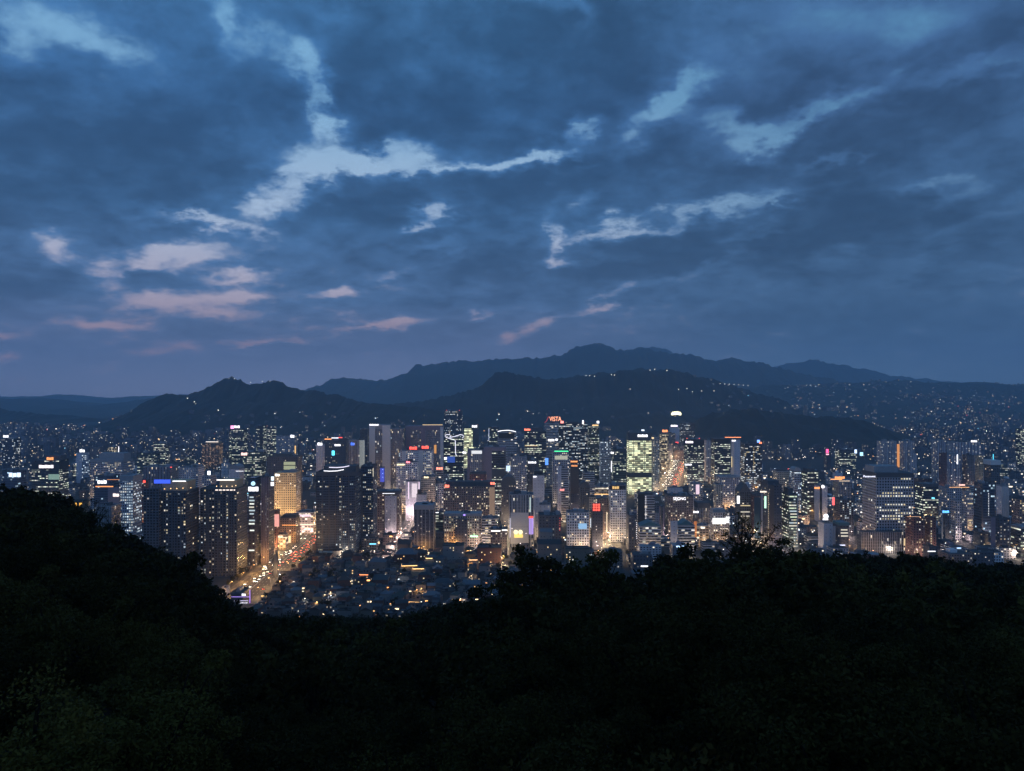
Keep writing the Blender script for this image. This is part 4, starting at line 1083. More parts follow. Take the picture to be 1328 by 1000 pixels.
hero('apartment slab with a white light bar', 'down its corner', 1218, 1246, 589, 1500, 'apartment', 22, [('vs', 1241.5, 589.5, 602, (.85, .9, 1), 2.2, 2), ('pier', 6, 1.4, .8, MAUVE), ('blk', 1218, 1228, 587, 2, 'red_brick')], nm='apartment_block', cat='apartment block')
hero('dark brown slab', 'blank sided beside the white light bar', 1248, 1263, 590, 1500, 'brown_brick', 24)
hero('tan ribbed slab', 'beside the dark brown slab', 1264, 1275, 590, 1510, 'beige_grid', 20, [('pier', 3, 1.6, .8, TAN)])
hero('round shouldered tower', 'with a pale drum cap', 1276, 1297, 603, 1360, 'dark_tower', 26, [('band', 597, 603, CREAM, .8), ('vs', 1288, 589, 596, (.1, .75, 1), 1.6, 1.2), ('mast', 1288, 588)])
hero('dark teal glass tower', 'with a dotted white column', 1263, 1290, 627, 1090, 'blue_glass', 28, [('dots', 1282, 640, 668, 14, (.9, .95, 1), 1.2), ('pan', 1273, 1275, 627, 700, CONC_D, .5)], nm='office_tower', cat='tower')
hero('white ribbed slab', 'pale with paired piers', 1292, 1308, 630, 1060, 'blank_pale', 20, [('pier', 4, 1.0, .9, CREAM), ('win', 8, WINC, None, .2)])
hero('black brown block', 'low and square with a few lit rooms near its base', 1285, 1310, 672, 955, 'blank_dark', 24, [('pan', 1285, 1291, 671, 720, MAUVE, .3), ('win', 16, WINS, None, .05)])
hero('red brick block', 'with a warm lit roof terrace', 1174, 1198, 671, 940, 'red_brick', 20, [('pl', [(1180, 669, 1), (1193, 671, 1)], (1, .5, .2), 600), ('hs', 1176, 1194, 670, (1, .55, .3), .8, .5), ('win', 10, WINY, None, .1)])
hero('narrow red brick block', 'with an amber roof lamp', 1199, 1214, 670, 948, 'red_brick', 18, [('pl', [(1207, 668, 1)], (1, .6, .2), 400), ('win', 12, WINY, [.45], .1)])
hero('slim dark slab under a blue sign', 'beside the mauve gridded slab', 1221, 1231.5, 661, 1025, 'blank_dark', 18, [('sg', 1222, 1230.5, 662, 665, (.12, .45, 1), 2.2), ('pan', 1221, 1223, 661, 715, CONC)])
hero('mauve gridded slab', 'finely windowed and unlit', 1233, 1247, 649, 1050, 'grey_grid', 20)
hero('teal lit low office', 'with cool floors behind the red brick block', 1187, 1217, 630, 1210, 'lit_rows', 24, [('band', 628, 631, CONC_D), ('sg', 1208, 1212, 645, 647, CYAN, 2)])
hero('blue grey office under an orange roof line', 'behind the slim dark slab', 1217, 1247, 633, 1160, 'grey_grid', 24, [('hs', 1231, 1257, 632, (1, .5, .2), 1.4, .8), ('sg', 1244, 1252, 628, 630, (1, .6, .5), 1.6)])
hero('grey office with stacked lamps', 'between the mauve gridded slab and teal glass tower', 1248, 1262, 638, 1085, 'grey_grid', 20, [('winrow', [652, 676, 681], [GY, GW]), ('win', 12, WINS, None, .1)])
hero('warm lamp block', 'with glowing orange rooms at the eastern edge', 1312, 1335, 647, 1035, 'brown_brick', 20, [('win', 14, [GA, GY], None, .2)])
hero('white striped deck', 'long lit floors at the eastern edge', 1311, 1340, 684, 950, 'lit_rows', 20, [('band', 683, 686, CONC)])
hero('lit rank office', 'bright floored at the far eastern edge', 1317, 1337, 556, 1900, 'lit_rows', 24)
hero('low blue block', 'plain and dim before the teal glass tower', 1262, 1282, 690, 975, 'blank_dark', 20, [('win', 5, WINS, None, .2)])
hero('dark eastern hall', 'with a bright white base line before the red brick blocks', 1197, 1216, 709, 905, 'blank_dark', 14, [('hs', 1203, 1213, 715, (.9, .92, 1), 2, 1)], nm='hall')
hero('purple lit garage', 'with glowing violet decks at the foot of the avenue', 299, 325, 769, 745, 'blank_dark', 22, [('hs', 300, 324, 774, PUR, .9, .6), ('hs', 303, 322, 779, (.75, .7, 1), 1.0, .6), ('vs', 324.2, 765, 784, (.4, .2, 1), 1.4, .6), ('sg', 314, 319.5, 769.5, 772.5, (.9, .9, 1), 1.6), ('sg', 308, 322, 781, 783, (.9, .88, 1), 1.2)], nm='parking_garage', cat='garage')
hero('white glowing lot house', 'beside the purple lit garage', 287, 298, 762, 770, 'blank_pale', 12, [('pl', [(291, 764, 4)], (.9, .95, 1), 1200), ('sg', 313, 318, 761.5, 766, (.3, .9, .75), 1.2)])

NHERO = len(LANDMARKS)
# the nine-cell red sign, a panel of real cells on two posts
d0 = 990
q = MB()
x0, x1, z0, z1 = at(RSIGN[0], d0), at(RSIGN[1], d0), zat(RSIGN[3], d0), zat(RSIGN[2], d0)
cw_ = (x1 - x0) / 3
for i in range(3):
    for j in range(3):
        q.box(x0 + (i + .14) * cw_, x0 + (i + .86) * cw_, d0 - .5, d0, z0 + (j + .14) * cw_, z0 + (j + .86) * cw_, bottom=True)
rs = thing('rooftop_sign', 'sign', ((x0 + x1) / 2, d0, z0), 0, 'square red rooftop sign of nine lit cells')
o = q.build('lit_cell_grid', glow((1, .10, .06), 2.2), rs, (-(x0 + x1) / 2, -d0, -z0))
q = MB()
q.box(x0, x1, d0 + .05, d0 + .35, z0, z1, bottom=True)
q.build('sign_frame', mat('red_back', (.12, .02, .02), .6), rs, (-(x0 + x1) / 2, -d0, -z0))

# ------------------------------------------------------------------ placing the unnamed buildings
def px_of(x, y):
    return CX + F * x / y


def py_of(z, y):
    return CY + F * (CAMZ - z) / y


def free(x, y, hw, hd, gap=3):
    for (a, c, e, f_, h_) in FOOT:
        if x + hw + gap > a and x - hw - gap < c and y + hd + gap > e and y - hd - gap < f_:
            return False
    return True


LATER = []          # (object, kind words, px, py, d): labelled at the end


def words_for(px, py, d):
    """where a small thing stands among the named buildings"""
    near = sorted(LANDMARKS, key=lambda L: abs(L[0] - px) + abs(math.log(L[2] / d)) * 90)[:2]
    a = near[0]
    rel = 'before' if d < a[2] - 25 else ('behind' if d > a[2] + 70 else 'beside')
    return a[3], rel, near[1][3]


FILL_STY = ['dark_glass', 'grey_grid', 'beige_grid', 'brown_brick', 'white_grid', 'apartment', 'blank_dark', 'striped', 'dark_tower', 'fins', 'lit_rows', 'cool_grid', 'blank_pale', 'green_glass', 'red_brick', 'shops']
STY_WORD = dict(dark_glass='dark glazed', grey_grid='grey gridded', beige_grid='beige', brown_brick='brown', white_grid='white gridded', apartment='pale grey', blank_dark='nearly black', striped='grey banded',
                dark_tower='charcoal', fins='finned grey', lit_rows='brightly lit', cool_grid='cool lit', blank_pale='plain pale', green_glass='dark green', red_brick='red brick', shops='warm lit')
SIGNC = [WHT, WHT, WHT, (1, .85, .6), ORG, RED, (.5, .7, 1), (1, .9, .75), CYAN]


def filler(x, y, w, dp, h, sty, sign):
    S = STY[sty]
    root = thing('city_building', 'building', (x, y, 0), 0, None, 'lesser buildings of the city')
    q = MB()
    q.box(-w / 2, w / 2, -dp / 2, dp / 2, 0, h, 0, 1, S)
    q.build('wall', [S['m'], random.choice([ROOF, ROOF_PALE, ROOF])], root)
    q = MB()
    a = random.uniform(-.35, .05) * w
    q.box(a, a + w * random.uniform(.25, .4), -dp * .15, dp * .25, h, h + random.uniform(2, 4))
    q.build('penthouse', random.choice([CONC, CONC_D, WHITEP, MAUVE]), root)
    q = MB()
    q.box(a - 2.5, a - .8, -dp * .3, -dp * .15, h, h + 1.3)
    q.build('cooling_unit', ROOF_PALE, root)
    if sign:
        q = MB()
        sw = w * random.uniform(.25, .6)
        a = random.uniform(-w / 2, w / 2 - sw)
        th = random.uniform(1.0, 2.4)
        zt = h - random.uniform(.2, .5) if random.random() < .6 else h * random.uniform(.3, .8)
        q.box(a, a + sw, -dp / 2 - .5, -dp / 2 - .1, zt - th, zt, bottom=True)
        q.build('sign', glow(random.choice(SIGNC), random.choice([1.2, 1.8, 2.4])), root)
    FOOT.append((x - w / 2, x + w / 2, y - dp / 2, y + dp / 2, h))
    LATER.append((root, STY_WORD[sty] + (' low block' if h < 22 else ' mid-rise block' if h < 45 else ' tall block'), px_of(x, y), py_of(h, y), y, sign))


def top_limit(px):
    """no unnamed roof may rise above this line of the photo"""
    return np.interp(px, [0, 160, 300, 480, 700, 880, 930, 1130, 1200, 1328], [585, 588, 580, 585, 585, 592, 600, 600, 596, 585])


count, tries = 0, 0
while count < 150 and tries < 20000:
    tries += 1
    y = 880 + 1350 * random.random() ** 1.5
    px = random.uniform(-10, 1340)
    x = at(px, y)
    if 330 < px < 700 and y < 960:
        continue
    w, dp = random.uniform(14, 34), random.uniform(12, 24)
    h = min(random.lognormvariate(3.15, .45), 60)
    if y < 1000:
        h = min(h, 20)
    if terrain_z(np.array(x), np.array(y)) > -2 or py_of(h, y) < top_limit(px):
        continue
    if not free(x, y, w / 2, dp / 2) or not off_road(x, y, max(w, dp) / 2):
        continue
    # keep the named facades clear: no unnamed block may hide the upper half of one behind it
    bad = False
    for (lx, lt, ld, lk) in LANDMARKS:
        if ld > y and abs(lx - px) < w * F / y * .5 + 9:
            base = CY + CAMZ * F / ld
            if py_of(h, y) < lt + .62 * (base - lt):
                bad = True
                break
    if bad:
        continue
    filler(x, y, w, dp, h, random.choice(FILL_STY), random.random() < .5)
    count += 1

# ------------------------------------------------------------------ the old low quarter below the slope: single houses
HOUSE_WALLS = [mat('house_wall_%d' % i, c, .85, var=.2) for i, c in enumerate([(.15, .135, .125), (.09, .07, .06), (.11, .05, .04), (.19, .18, .175), (.07, .07, .08), (.14, .12, .09)])]
HOUSE_WORD = ['grey', 'brown', 'brick red', 'pale', 'slate', 'tan']
ROOFS = [mat('house_roof_%d' % i, c, .55, var=.3, vscale=.6) for i, c in enumerate([(.025, .030, .038), (.016, .016, .019), (.065, .080, .10), (.022, .030, .026), (.038, .022, .018), (.10, .11, .125)])]
ROOF_WORD = ['blue grey', 'black', 'pale blue', 'dark green', 'rust brown', 'pale metal']
HW = [glow((1, .75, .36), 1.3), glow((1, .55, .18), 1.5), glow((1, .9, .7), 1.2), glow((1, .8, .45), 1.0)]


def house(x, y, w, dp, h, wi, ri, kind, lit, rz=0.0, z=0.0, label=None):
    root = thing('house', 'house', (x, y, z), rz, label, 'houses of the old low quarter')
    q = MB()
    q.box(-w / 2, w / 2, -dp / 2, dp / 2, -1, h, 0, 0)
    q.build('wall', HOUSE_WALLS[wi], root)
    q = MB()
    o = .5
    if kind == 'flat':
        for (a, c, e, f_) in ((-w / 2, w / 2, -dp / 2, -dp / 2 + .3), (-w / 2, w / 2, dp / 2 - .3, dp / 2), (-w / 2, -w / 2 + .3, -dp / 2 + .3, dp / 2 - .3), (w / 2 - .3, w / 2, -dp / 2 + .3, dp / 2 - .3)):
            q.box(a, c, e, f_, h + .004, h + .9)
        q.box(-w / 2 + .3, w / 2 - .3, -dp / 2 + .3, dp / 2 - .3, h + .004, h + .12)
        a = random.uniform(-.3, .1) * w
        q.box(a, a + 3, -1, 2, h + .12, h + 2.6)
    else:
        rh = min(w, dp) * random.uniform(.22, .34)
        A, B_ = w / 2 + o, dp / 2 + o
        hp = 0 if kind == 'gable' else min(A, B_) * .8
        if w >= dp:
            r0, r1 = (-A + hp, 0, h + rh), (A - hp, 0, h + rh)
            q.quad((-A, -B_, h), (A, -B_, h), r1, r0)
            q.quad((A, B_, h), (-A, B_, h), r0, r1)
            q.tri((A, -B_, h), (A, B_, h), r1)
            q.tri((-A, B_, h), (-A, -B_, h), r0)
        else:
            r0, r1 = (0, -B_ + hp, h + rh), (0, B_ - hp, h + rh)
            q.quad((A, -B_, h), (A, B_, h), r1, r0)
            q.quad((-A, B_, h), (-A, -B_, h), r0, r1)
            q.tri((-A, -B_, h), (A, -B_, h), r0)
            q.tri((A, B_, h), (-A, B_, h), r1)
        q.quad((-A, B_, h), (A, B_, h), (A, -B_, h), (-A, -B_, h))
    q.build('roof', ROOFS[ri], root)
    # a window in every bay of the side that faces the slope; some are lit
    nb = max(1, int(w / 3.4))
    for i in range(nb):
        for fl in range(max(1, int(h / 3.2))):
            if random.random() < .55:
                continue
            li = random.random() < (.42 if lit else .05)
            link('window', window_mesh(1.3, 1.2, random.choice(HW) if li else DARKP), root, (-w / 2 + (i + .5) * w / nb, -dp / 2, 1.9 + fl * 3.0))
    FOOT.append((x - w / 2, x + w / 2, y - dp / 2, y + dp / 2, h))
    return root


# those one can tell apart: l, r, eave py, base d, material indices, roof kind, label
SPECIAL = [
    (478, 500, 729, 872, 0, 2, 'hip', 'long pale blue roofed hall above an orange lit terrace', 12),
    (511, 540, 719, 905, 2, 2, 'hip', 'wide shallow pale blue roof on a brick red hall', 18),
    (484, 503, 752, 812, 2, 0, 'gable', 'steep blue grey gabled house over an orange lit yard', 14),
    (548, 569, 774, 762, 4, 5, 'hip', 'pale metal hipped roof near the dark trees', 12),
    (600, 622, 758, 800, 4, 2, 'gable', 'blue steep roofed house at the edge of the wood', 16),
    (563, 586, 756, 802, 0, 0, 'hip', 'blue grey long roof with small lit windows below', 12),
    (574, 602, 708, 925, 3, 3, 'flat', 'pale flat roofed block with a green lit side below the beige hotel', 16),
    (619, 650, 711, 900, 2, 1, 'flat', 'brick red flat block with rows of dark windows below the small brown house', 20),
    (733, 765, 712, 900, 5, 1, 'flat', 'tan low block flooded by white yard light before the white gridded office', 16),
    (697, 728, 706, 915, 0, 1, 'gable', 'long grey hall with a black ridge roof below the black glass block', 18),
    (405, 428, 722, 920, 2, 1, 'flat', 'brick red dark block beside the avenue below the huge glass tower', 18),
    (362, 384, 747, 842, 1, 1, 'gable', 'brown steep church with a black roof beside the avenue', 14),
    (515, 532, 706, 935, 1, 4, 'gable', 'long brown sloping roof below the black banded block', 16),
    (700, 716, 690, 950, 3, 5, 'gable', 'white walled house with a slanting roof before the black glass block', 12),
]
for (l, r, t, d, wi, ri, kind, lab, dp) in SPECIAL:
    x = (at(l, d) + at(r, d)) / 2
    h = house(x, d + dp / 2, at(r, d) - at(l, d), dp, max(3, zat(t, d)), wi, ri, kind, True, label=lab)
    LANDMARKS.append(((l + r) / 2, t, d, lab.split(' above')[0].split(' below')[0].split(' near')[0].split(' at ')[0].split(' over')[0].split(' beside')[0].split(' with ')[0].split(' before')[0].split(' flooded')[0]))

# spire of the church by the avenue
q = MB()
xs_, ds_ = at(358, 850), 850
q.box(-2.2, 2.2, -2.2, 2.2, 0, 16)
for a, c in (((-2.6, -2.6), (2.6, -2.6)), ((2.6, -2.6), (2.6, 2.6)), ((2.6, 2.6), (-2.6, 2.6)), ((-2.6, 2.6), (-2.6, -2.6))):
    q.tri((*a, 16), (*c, 16), (0, 0, 32))
sp = thing('church_tower', 'tower', (xs_, ds_, 0), 0, 'pointed dark church spire beside the amber avenue')
q.build('spire', CONC_D, sp)

# lantern and string lit terraces: warm eave lights round three roofs of the quarter
def terrace(px, py, d, w, dp, label, col):
    z = max(2.5, zat(py, d))
    root = thing('lit_terrace', 'terrace', (at(px, d), d, 0), R(random.uniform(-12, 12)), label)
    q = MB()
    q.box(-w / 2 - 1.5, w / 2 + 1.5, -dp / 2 - 4.5, dp / 2, -1, z - 2.6)
    q.build('deck', mat('deck_boards', (.30, .22, .14), .8, var=.2), root)
    q = MB()
    for sx in (-1, 1):
        for sy in (-1, 1):
            q.box(sx * w / 2 * .94 - .12, sx * w / 2 * .94 + .12, sy * dp / 2 * .9 - .12, sy * dp / 2 * .9 + .12, z - 2.6, z)
    q.box(-w / 2, w / 2, -dp / 2, dp / 2, z, z + .25, bottom=True)
    q.build('canopy_roof', ROOFS[1], root)
    q = MB()
    q.box(-w / 2, w / 2, -dp / 2 - .25, -dp / 2, z - .8, z, bottom=True)
    q.box(-w / 2 - .25, -w / 2, -dp / 2, dp / 2, z - .8, z, bottom=True)
    q.build('eave_light', glow(col, 2.4), root)
    for i in range(2):
        q = MB()
        q.ball((0, 0, 0), .35, 0, 6, 4)
        lb = q.build('lantern', glow(col, 2.5), root, ((i - .5) * w * .6, -dp / 2 - 1.2, z - .6))
        point(col, 1600, .3, lb, (0, 0, 0))
    FOOT.append((at(px, d) - w / 2, at(px, d) + w / 2, d - dp / 2, d + dp / 2, z))


terrace(531, 732, 868, 18, 10, 'long terrace with a glowing amber eave between the blue roofs', (1, .58, .2))
terrace(543, 736, 855, 13, 9, 'stepped terrace with a glowing amber eave nearest the long lit terrace', (1, .6, .22))
terrace(525, 743, 842, 8, 6, 'small amber lit pavilion below the long lit terrace', (1, .6, .25))
terrace(473, 744, 846, 10, 7, 'terrace with one orange red lit edge below the pale blue hall', (1, .3, .1))
terrace(500, 763, 800, 7, 9, 'orange lit open porch beside the steep gabled house', (1, .42, .12))
terrace(473, 779, 775, 16, 7, 'low long porch with a pale orange light bar at the wood edge', (1, .62, .35))
terrace(557, 723, 905, 8, 6, 'little amber lit porch behind the long lit terrace', (1, .62, .25))
terrace(614, 725, 892, 10, 6, 'amber lit shopfront row below the brick red flat block', (1, .55, .25))
terrace(538, 793, 745, 14, 9, 'bright orange lit garden pavilion half hidden by the dark trees', (1, .5, .16))
terrace(550, 790, 750, 10, 8, 'second orange lit garden pavilion beside the trees', (1, .5, .16))
terrace(344, 781, 765, 6, 5, 'narrow amber lit porch at the foot of the avenue', (1, .6, .2))
terrace(420, 781, 770, 12, 6, 'low porch with pale lamps below the dark houses near the avenue foot', (1, .75, .45))

tries = count = 0
while count < 262 and tries < 60000:
    tries += 1
    y = random.uniform(700, 985)
    px = random.uniform(325, 720) if random.random() < .78 else random.uniform(700, 1330)
    x = at(px, y)
    w, dp = random.uniform(7, 14), random.uniform(7, 12)
    if terrain_z(np.array(x), np.array(y)) > 3 or not free(x, y, w / 2, dp / 2, .8) or not off_road(x, y, max(w, dp) / 2):
        continue
    h = random.choice([3.2, 5.8, 6.2, 6.5, 8.8, 9.2])
    if y < 800:
        h = min(h, 6.2)
    wi, ri = random.randrange(6), random.choice([0, 0, 1, 1, 1, 2, 3, 3, 4, 4, 5])
    kind = random.choice(['flat', 'gable', 'hip', 'hip', 'flat'])
    lit = random.random() < .45
    o = house(x, y, w, dp, h, wi, ri, kind, lit, R(random.uniform(-14, 14)))
    LATER.append((o, '%s %s house with %s %s roof' % ('low' if h < 4 else 'small' if h < 7 else 'three-storey', HOUSE_WORD[wi], ROOF_WORD[ri], {'flat': 'flat', 'gable': 'gabled', 'hip': 'hipped'}[kind]), px, py_of(h, y), y, False))
    count += 1

spots = []
for _ in range(5000):                       # sheds, lean-tos and roofs packed between the houses
    y = random.uniform(700, 990)
    px = random.uniform(322, 735)
    x = at(px, y)
    w, dp = random.uniform(4, 8), random.uniform(4, 8)
    if terrain_z(np.array(x), np.array(y)) > 2 or not free(x, y, w / 2, dp / 2, .3) or not off_road(x, y, w / 2):
        continue
    if any(abs(x - q_[0]) < (w + q_[3]) / 2 and abs(y - q_[1]) < (dp + q_[4]) / 2 for q_ in spots):
        continue
    spots.append((x, y, 0, w, dp, random.uniform(2.4, 5.5), random.choice([2, 4, 4, 2]), 1 if random.random() < .26 else 0))
SHEDS = spots
# the lit lodge on the wooded ridge
for (px, w, lab) in ((95, 12, 'amber glowing lodge among the dark trees of the ridge'), (108, 5, 'small amber hut beside the glowing lodge on the ridge')):
    d = 330
    x, zt = at(px, d), zat(650, d)
    g = float(terrain_z(np.array(x), np.array(float(d))))
    o = thing('lodge', 'house', (x, d, g), 0, lab)
    q = MB()
    q.box(-w / 4.2, w / 4.2, -2, 2, -1, zt - g)
    q.build('wall', HOUSE_WALLS[5], o)
    q = MB()
    q.quad((-w / 4, -2.4, zt - g), (w / 4, -2.4, zt - g), (w / 4, 0, zt - g + .8), (-w / 4, 0, zt - g + .8))
    q.quad((-w / 4, 0, zt - g + .8), (w / 4, 0, zt - g + .8), (w / 4, 2.4, zt - g), (-w / 4, 2.4, zt - g))
    q.build('roof', ROOFS[1], o)
    for i in range(max(1, int(w / 3))):
        link('window', window_mesh(1.1, 1.5, glow((1, .5, .08), 1.3)), o, (-w / 4.2 + (i + .5) * w / 2.1 / max(1, int(w / 3)), -2.02, zt - g - 1.2))

# ------------------------------------------------------------------ the dense city beyond: one mass
BS = [STY[k] for k in ('far_block', 'grey_grid', 'brown_brick', 'apartment', 'blank_dark', 'striped', 'lit_rows', 'white_grid', 'far_pale')]
LT = [glow((1, .9, .75), 2.5), glow((1, .70, .38), 3.0), glow((.75, .9, 1), 2.3), glow((1, .45, .15), 3.2), glow((1, .12, .1), 2.4), glow((.3, .8, 1), 2.4), glow((1, .9, .7), 7)]


def mass(name, spots, label_, warm=False):
    V, Fc, UV, MI = [], [], [], []
    def quad(a, b_, c, d_, mi, uv):
        i = len(V)
        V.extend((a, b_, c, d_))
        Fc.append((i, i + 1, i + 2, i + 3))
        UV.extend(uv)
        MI.append(mi)
    flat = ((0, 0), (1, 0), (1, 1), (0, 1))
    nb = len(BS)
    for (x, y, z, w, dp, h, si, lit) in spots:
        S = BS[si]
        x0, x1, y0, y1, z1 = x - w / 2, x + w / 2, y - dp / 2, y + dp / 2, z + h
        z0 = z - 4
        def u(wd):
            n_, k_ = max(1, round(wd / S['cw'])), max(1, round((h + 4) / S['ch']))
            a, c = random.randrange(900), random.randrange(900)
            return ((a, c), (a + n_, c), (a + n_, c + k_), (a, c + k_))
        quad((x0, y0, z0), (x1, y0, z0), (x1, y0, z1), (x0, y0, z1), si, u(w))
        quad((x1, y0, z0), (x1, y1, z0), (x1, y1, z1), (x1, y0, z1), si, u(dp))
        quad((x1, y1, z0), (x0, y1, z0), (x0, y1, z1), (x1, y1, z1), si, u(w))
        quad((x0, y1, z0), (x0, y0, z0), (x0, y0, z1), (x0, y1, z1), si, u(dp))
        quad((x0, y0, z1), (x1, y0, z1), (x1, y1, z1), (x0, y1, z1), nb, flat)
        if h > 12:
            a, c = x0 + w * .3, x0 + w * .6
            e, f_ = y0 + dp * .3, y0 + dp * .7
            quad((a, e, z1), (c, e, z1), (c, e, z1 + 3), (a, e, z1 + 3), nb, flat)
            quad((c, e, z1), (c, f_, z1), (c, f_, z1 + 3), (c, e, z1 + 3), nb, flat)
            quad((a, f_, z1), (a, e, z1), (a, e, z1 + 3), (a, f_, z1 + 3), nb, flat)
            quad((a, e, z1 + 3), (c, e, z1 + 3), (c, f_, z1 + 3), (a, f_, z1 + 3), nb, flat)
        for _ in range(lit):
            s = random.uniform(.5, 1.25) * (1 + y / 3300)
            ws = s * random.choice([1, 1, 1.4, 2.6])
            zz = z + random.uniform(.15, 1.0) * h
            xx = random.uniform(x0, max(x0 + .1, x1 - ws))
            r_ = random.random() if not warm else random.choice([.1, .4, .45, .5, .55, .85, .87, .89, .91])
            mi = 0 if r_ < .34 else 1 if r_ < .58 else 2 if r_ < .82 else 3 if r_ < .92 else 4 if r_ < .94 else 5 if r_ < .955 else 6
            quad((xx, y0 - .3, zz - s), (xx + ws, y0 - .3, zz - s), (xx + ws, y0 - .3, zz), (xx, y0 - .3, zz), nb + 1 + mi, flat)
    o = link(name, np_mesh(name, np.array(V), np.array(Fc), [s['m'] for s in BS] + [ROOF] + LT, MI, np.array(UV)))
    o['kind'] = 'stuff'
    o['label'] = label_
    return o


spots = []
for _ in range(3600):                       # low fabric between the named buildings
    y = 900 + 1900 * random.random()
    px = random.uniform(-20, 1350)
    x = at(px, y)
    w, dp = random.uniform(9, 24), random.uniform(9, 20)
    h = min(random.lognormvariate(2.45, .4), 32)
    if y < 1100:
        h = min(h, 14)
    if (330 < px < 715 and y < 985) or terrain_z(np.array(x), np.array(y)) > -2 or py_of(h, y) < top_limit(px) + 6:
        continue
    if not free(x, y, w / 2, dp / 2, 1) or not off_road(x, y, max(w, dp) / 2) or hill_z(x, y) > 4:
        continue
    if any(abs(x - q_[0]) < (w + q_[3]) / 2 and abs(y - q_[1]) < (dp + q_[4]) / 2 for q_ in spots[-500:]):
        continue
    spots.append((x, y, 0, w, dp, h, random.choice([1, 2, 3, 4, 5, 0, 7, 2, 4]), random.choice([0, 1, 2, 3])))
mass('crowded_sheds', SHEDS, 'dark sheds and lean-tos packed between the houses of the old quarter', True)
mass('low_city_blocks', spots, 'dense low blocks filling the city between the towers')
spots = []
for _ in range(6500):                       # towards the mountains
    y = 2250 + 4300 * random.random() ** 1.3
    px = random.uniform(-30, 1360)
    x = at(px, y)
    hz = hill_z(x, y)
    lim = np.interp(px, [0, 150, 180, 400, 430, 560, 640, 700, 870, 900, 1328], [12, 20, 60, 70, 75, 60, 70, 75, 45, 60, 240])
    if hz > lim or (hz > 10 and random.random() < .5):
        continue
    if hz > 10 and float(fbm(np.array([x / 420.0]), np.array([y / 700.0]), 41, 3)[0]) < .0 and random.random() < .75:
        continue
    w, dp = random.uniform(12, 34), random.uniform(10, 22)
    h = random.lognormvariate(2.7, .5) if hz > 12 else random.lognormvariate(3.1, .5)
    if 60 < px < 420 and random.random() < .3 and hz < 10:
        w, h = random.uniform(14, 22), random.uniform(35, 60)      # apartment slabs of the west
    h = min(h, 64)
    if py_of(h + hz, y) < np.interp(px, [0, 60, 150, 400, 560, 640, 850, 900, 1328], [545, 548, 552, 555, 545, 552, 548, 490, 490]):
        continue
    if 880 < px < 1200 and hz > 3 and y < 3450:
        continue
    spots.append((x, y, hz, w, dp, h, random.choice([0, 0, 0, 0, 8, 2, 4, 8]), np.random.default_rng(_).poisson((.55 + y / 7000) * (1.05 if hz < 10 else .22 if hz > 90 else .38))))
mass('far_city', spots, 'hazy far city of small blocks reaching the mountains')
spots = []
for _ in range(3000):                       # hillside town in the north-east, scattered lights on the slopes
    if random.random() < .74:
        px, y = random.uniform(890, 1345), random.uniform(3500, 7300)
    else:
        px, y = random.uniform(20, 890), random.uniform(3000, 4300)
    x = at(px, y)
    hz = hill_z(x, y)
    if hz < 4 or (px < 890 and hz > 110 and random.random() < .97):
        continue
    if 880 < px < 1200 and y < 3450:
        continue
    if float(fbm(np.array([x / 420.0]), np.array([y / 700.0]), 41, 3)[0]) < .02 and random.random() < .8:
        continue
    spots.append((x, y, hz, random.uniform(8, 20), random.uniform(8, 14), random.uniform(5, 14), random.choice([0, 0, 2, 0, 4]), 1 if random.random() < (.34 if px > 890 else .3) * (.5 if hz > 110 else 1) else 0))
mass('hillside_houses', spots, 'small houses with points of light on the far slopes')


# lamps strung on the ridges: chains of lights along the mountain roads and the lit fortress wall
def chain(name, pts, col, s, label):
    q = MB()
    for (px, py, d) in pts:
        x, z = at(px, d), zat(py, d)
        q.box(x - .25, x + .25, d, d + .5, min(z - 6, hill_z(x, d) - 1), z - s, 1)
        q.box(x - s, x + s, d - .2, d + .6, z - s, z + s, 0, bottom=True)
    o = thing(name, 'lights', (0, 0, 0), 0, label, None, q.mesh(name, [glow(col, 3.0), METAL]))
    return o


RD = [(760, 487, 4360), (765, 487, 4360), (771, 488, 4360), (793, 486, 4360), (797, 486.5, 4360), (843, 480, 4360), (849, 479, 4360), (865, 480.5, 4360)]
chain('ridge_lamps', RD, (1, .9, .7), 1.7, 'row of small lamps along the crest of the dark mountain')
chain('slope_lamps', [(880, 505, 4000), (891, 504, 4000), (898, 508, 4000), (910, 507, 4000), (926, 507, 4000), (934, 497.5, 4300), (940, 498, 4300), (946, 498, 4300), (952, 498.5, 4300), (958, 499, 4300), (964, 499.5, 4300), (970, 500, 4300)], (1, .9, .75), 1.3, 'dotted lamps along the eastern shoulder of the dark mountain')
chain('wall_lamps', [(243, 516.5, 3700), (247, 518, 3700), (252, 521, 3650), (254, 524, 3620), (256, 527, 3600), (283, 532, 3500)], (1, .9, .7), 1.8, 'lamps climbing the shoulder of the rocky mountain')
chain('summit_lights', [(283, 496.6, 3895), (288, 494.6, 3895), (292, 493, 3895), (297, 491, 3895), (301, 490, 3895), (304, 491, 3895), (325, 496, 3895), (340, 494.6, 3895), (350, 494.6, 3895)], (.85, .85, .9), 1.3, 'thin lit wall along the summit of the rocky mountain')
chain('stadium_lights', [(872, 537, 2750), (874.5, 536.5, 2750), (877, 536.5, 2750), (879.5, 536.5, 2750), (882, 537, 2750), (873.2, 535.6, 2752), (875.7, 535.2, 2752), (878.2, 535.2, 2752), (880.8, 535.6, 2752)], (1, .92, .55), 4.2, 'brilliant yellow floodlight bank before the wooded hill')

# ------------------------------------------------------------------ street lamps
LAMP_MESH = {}


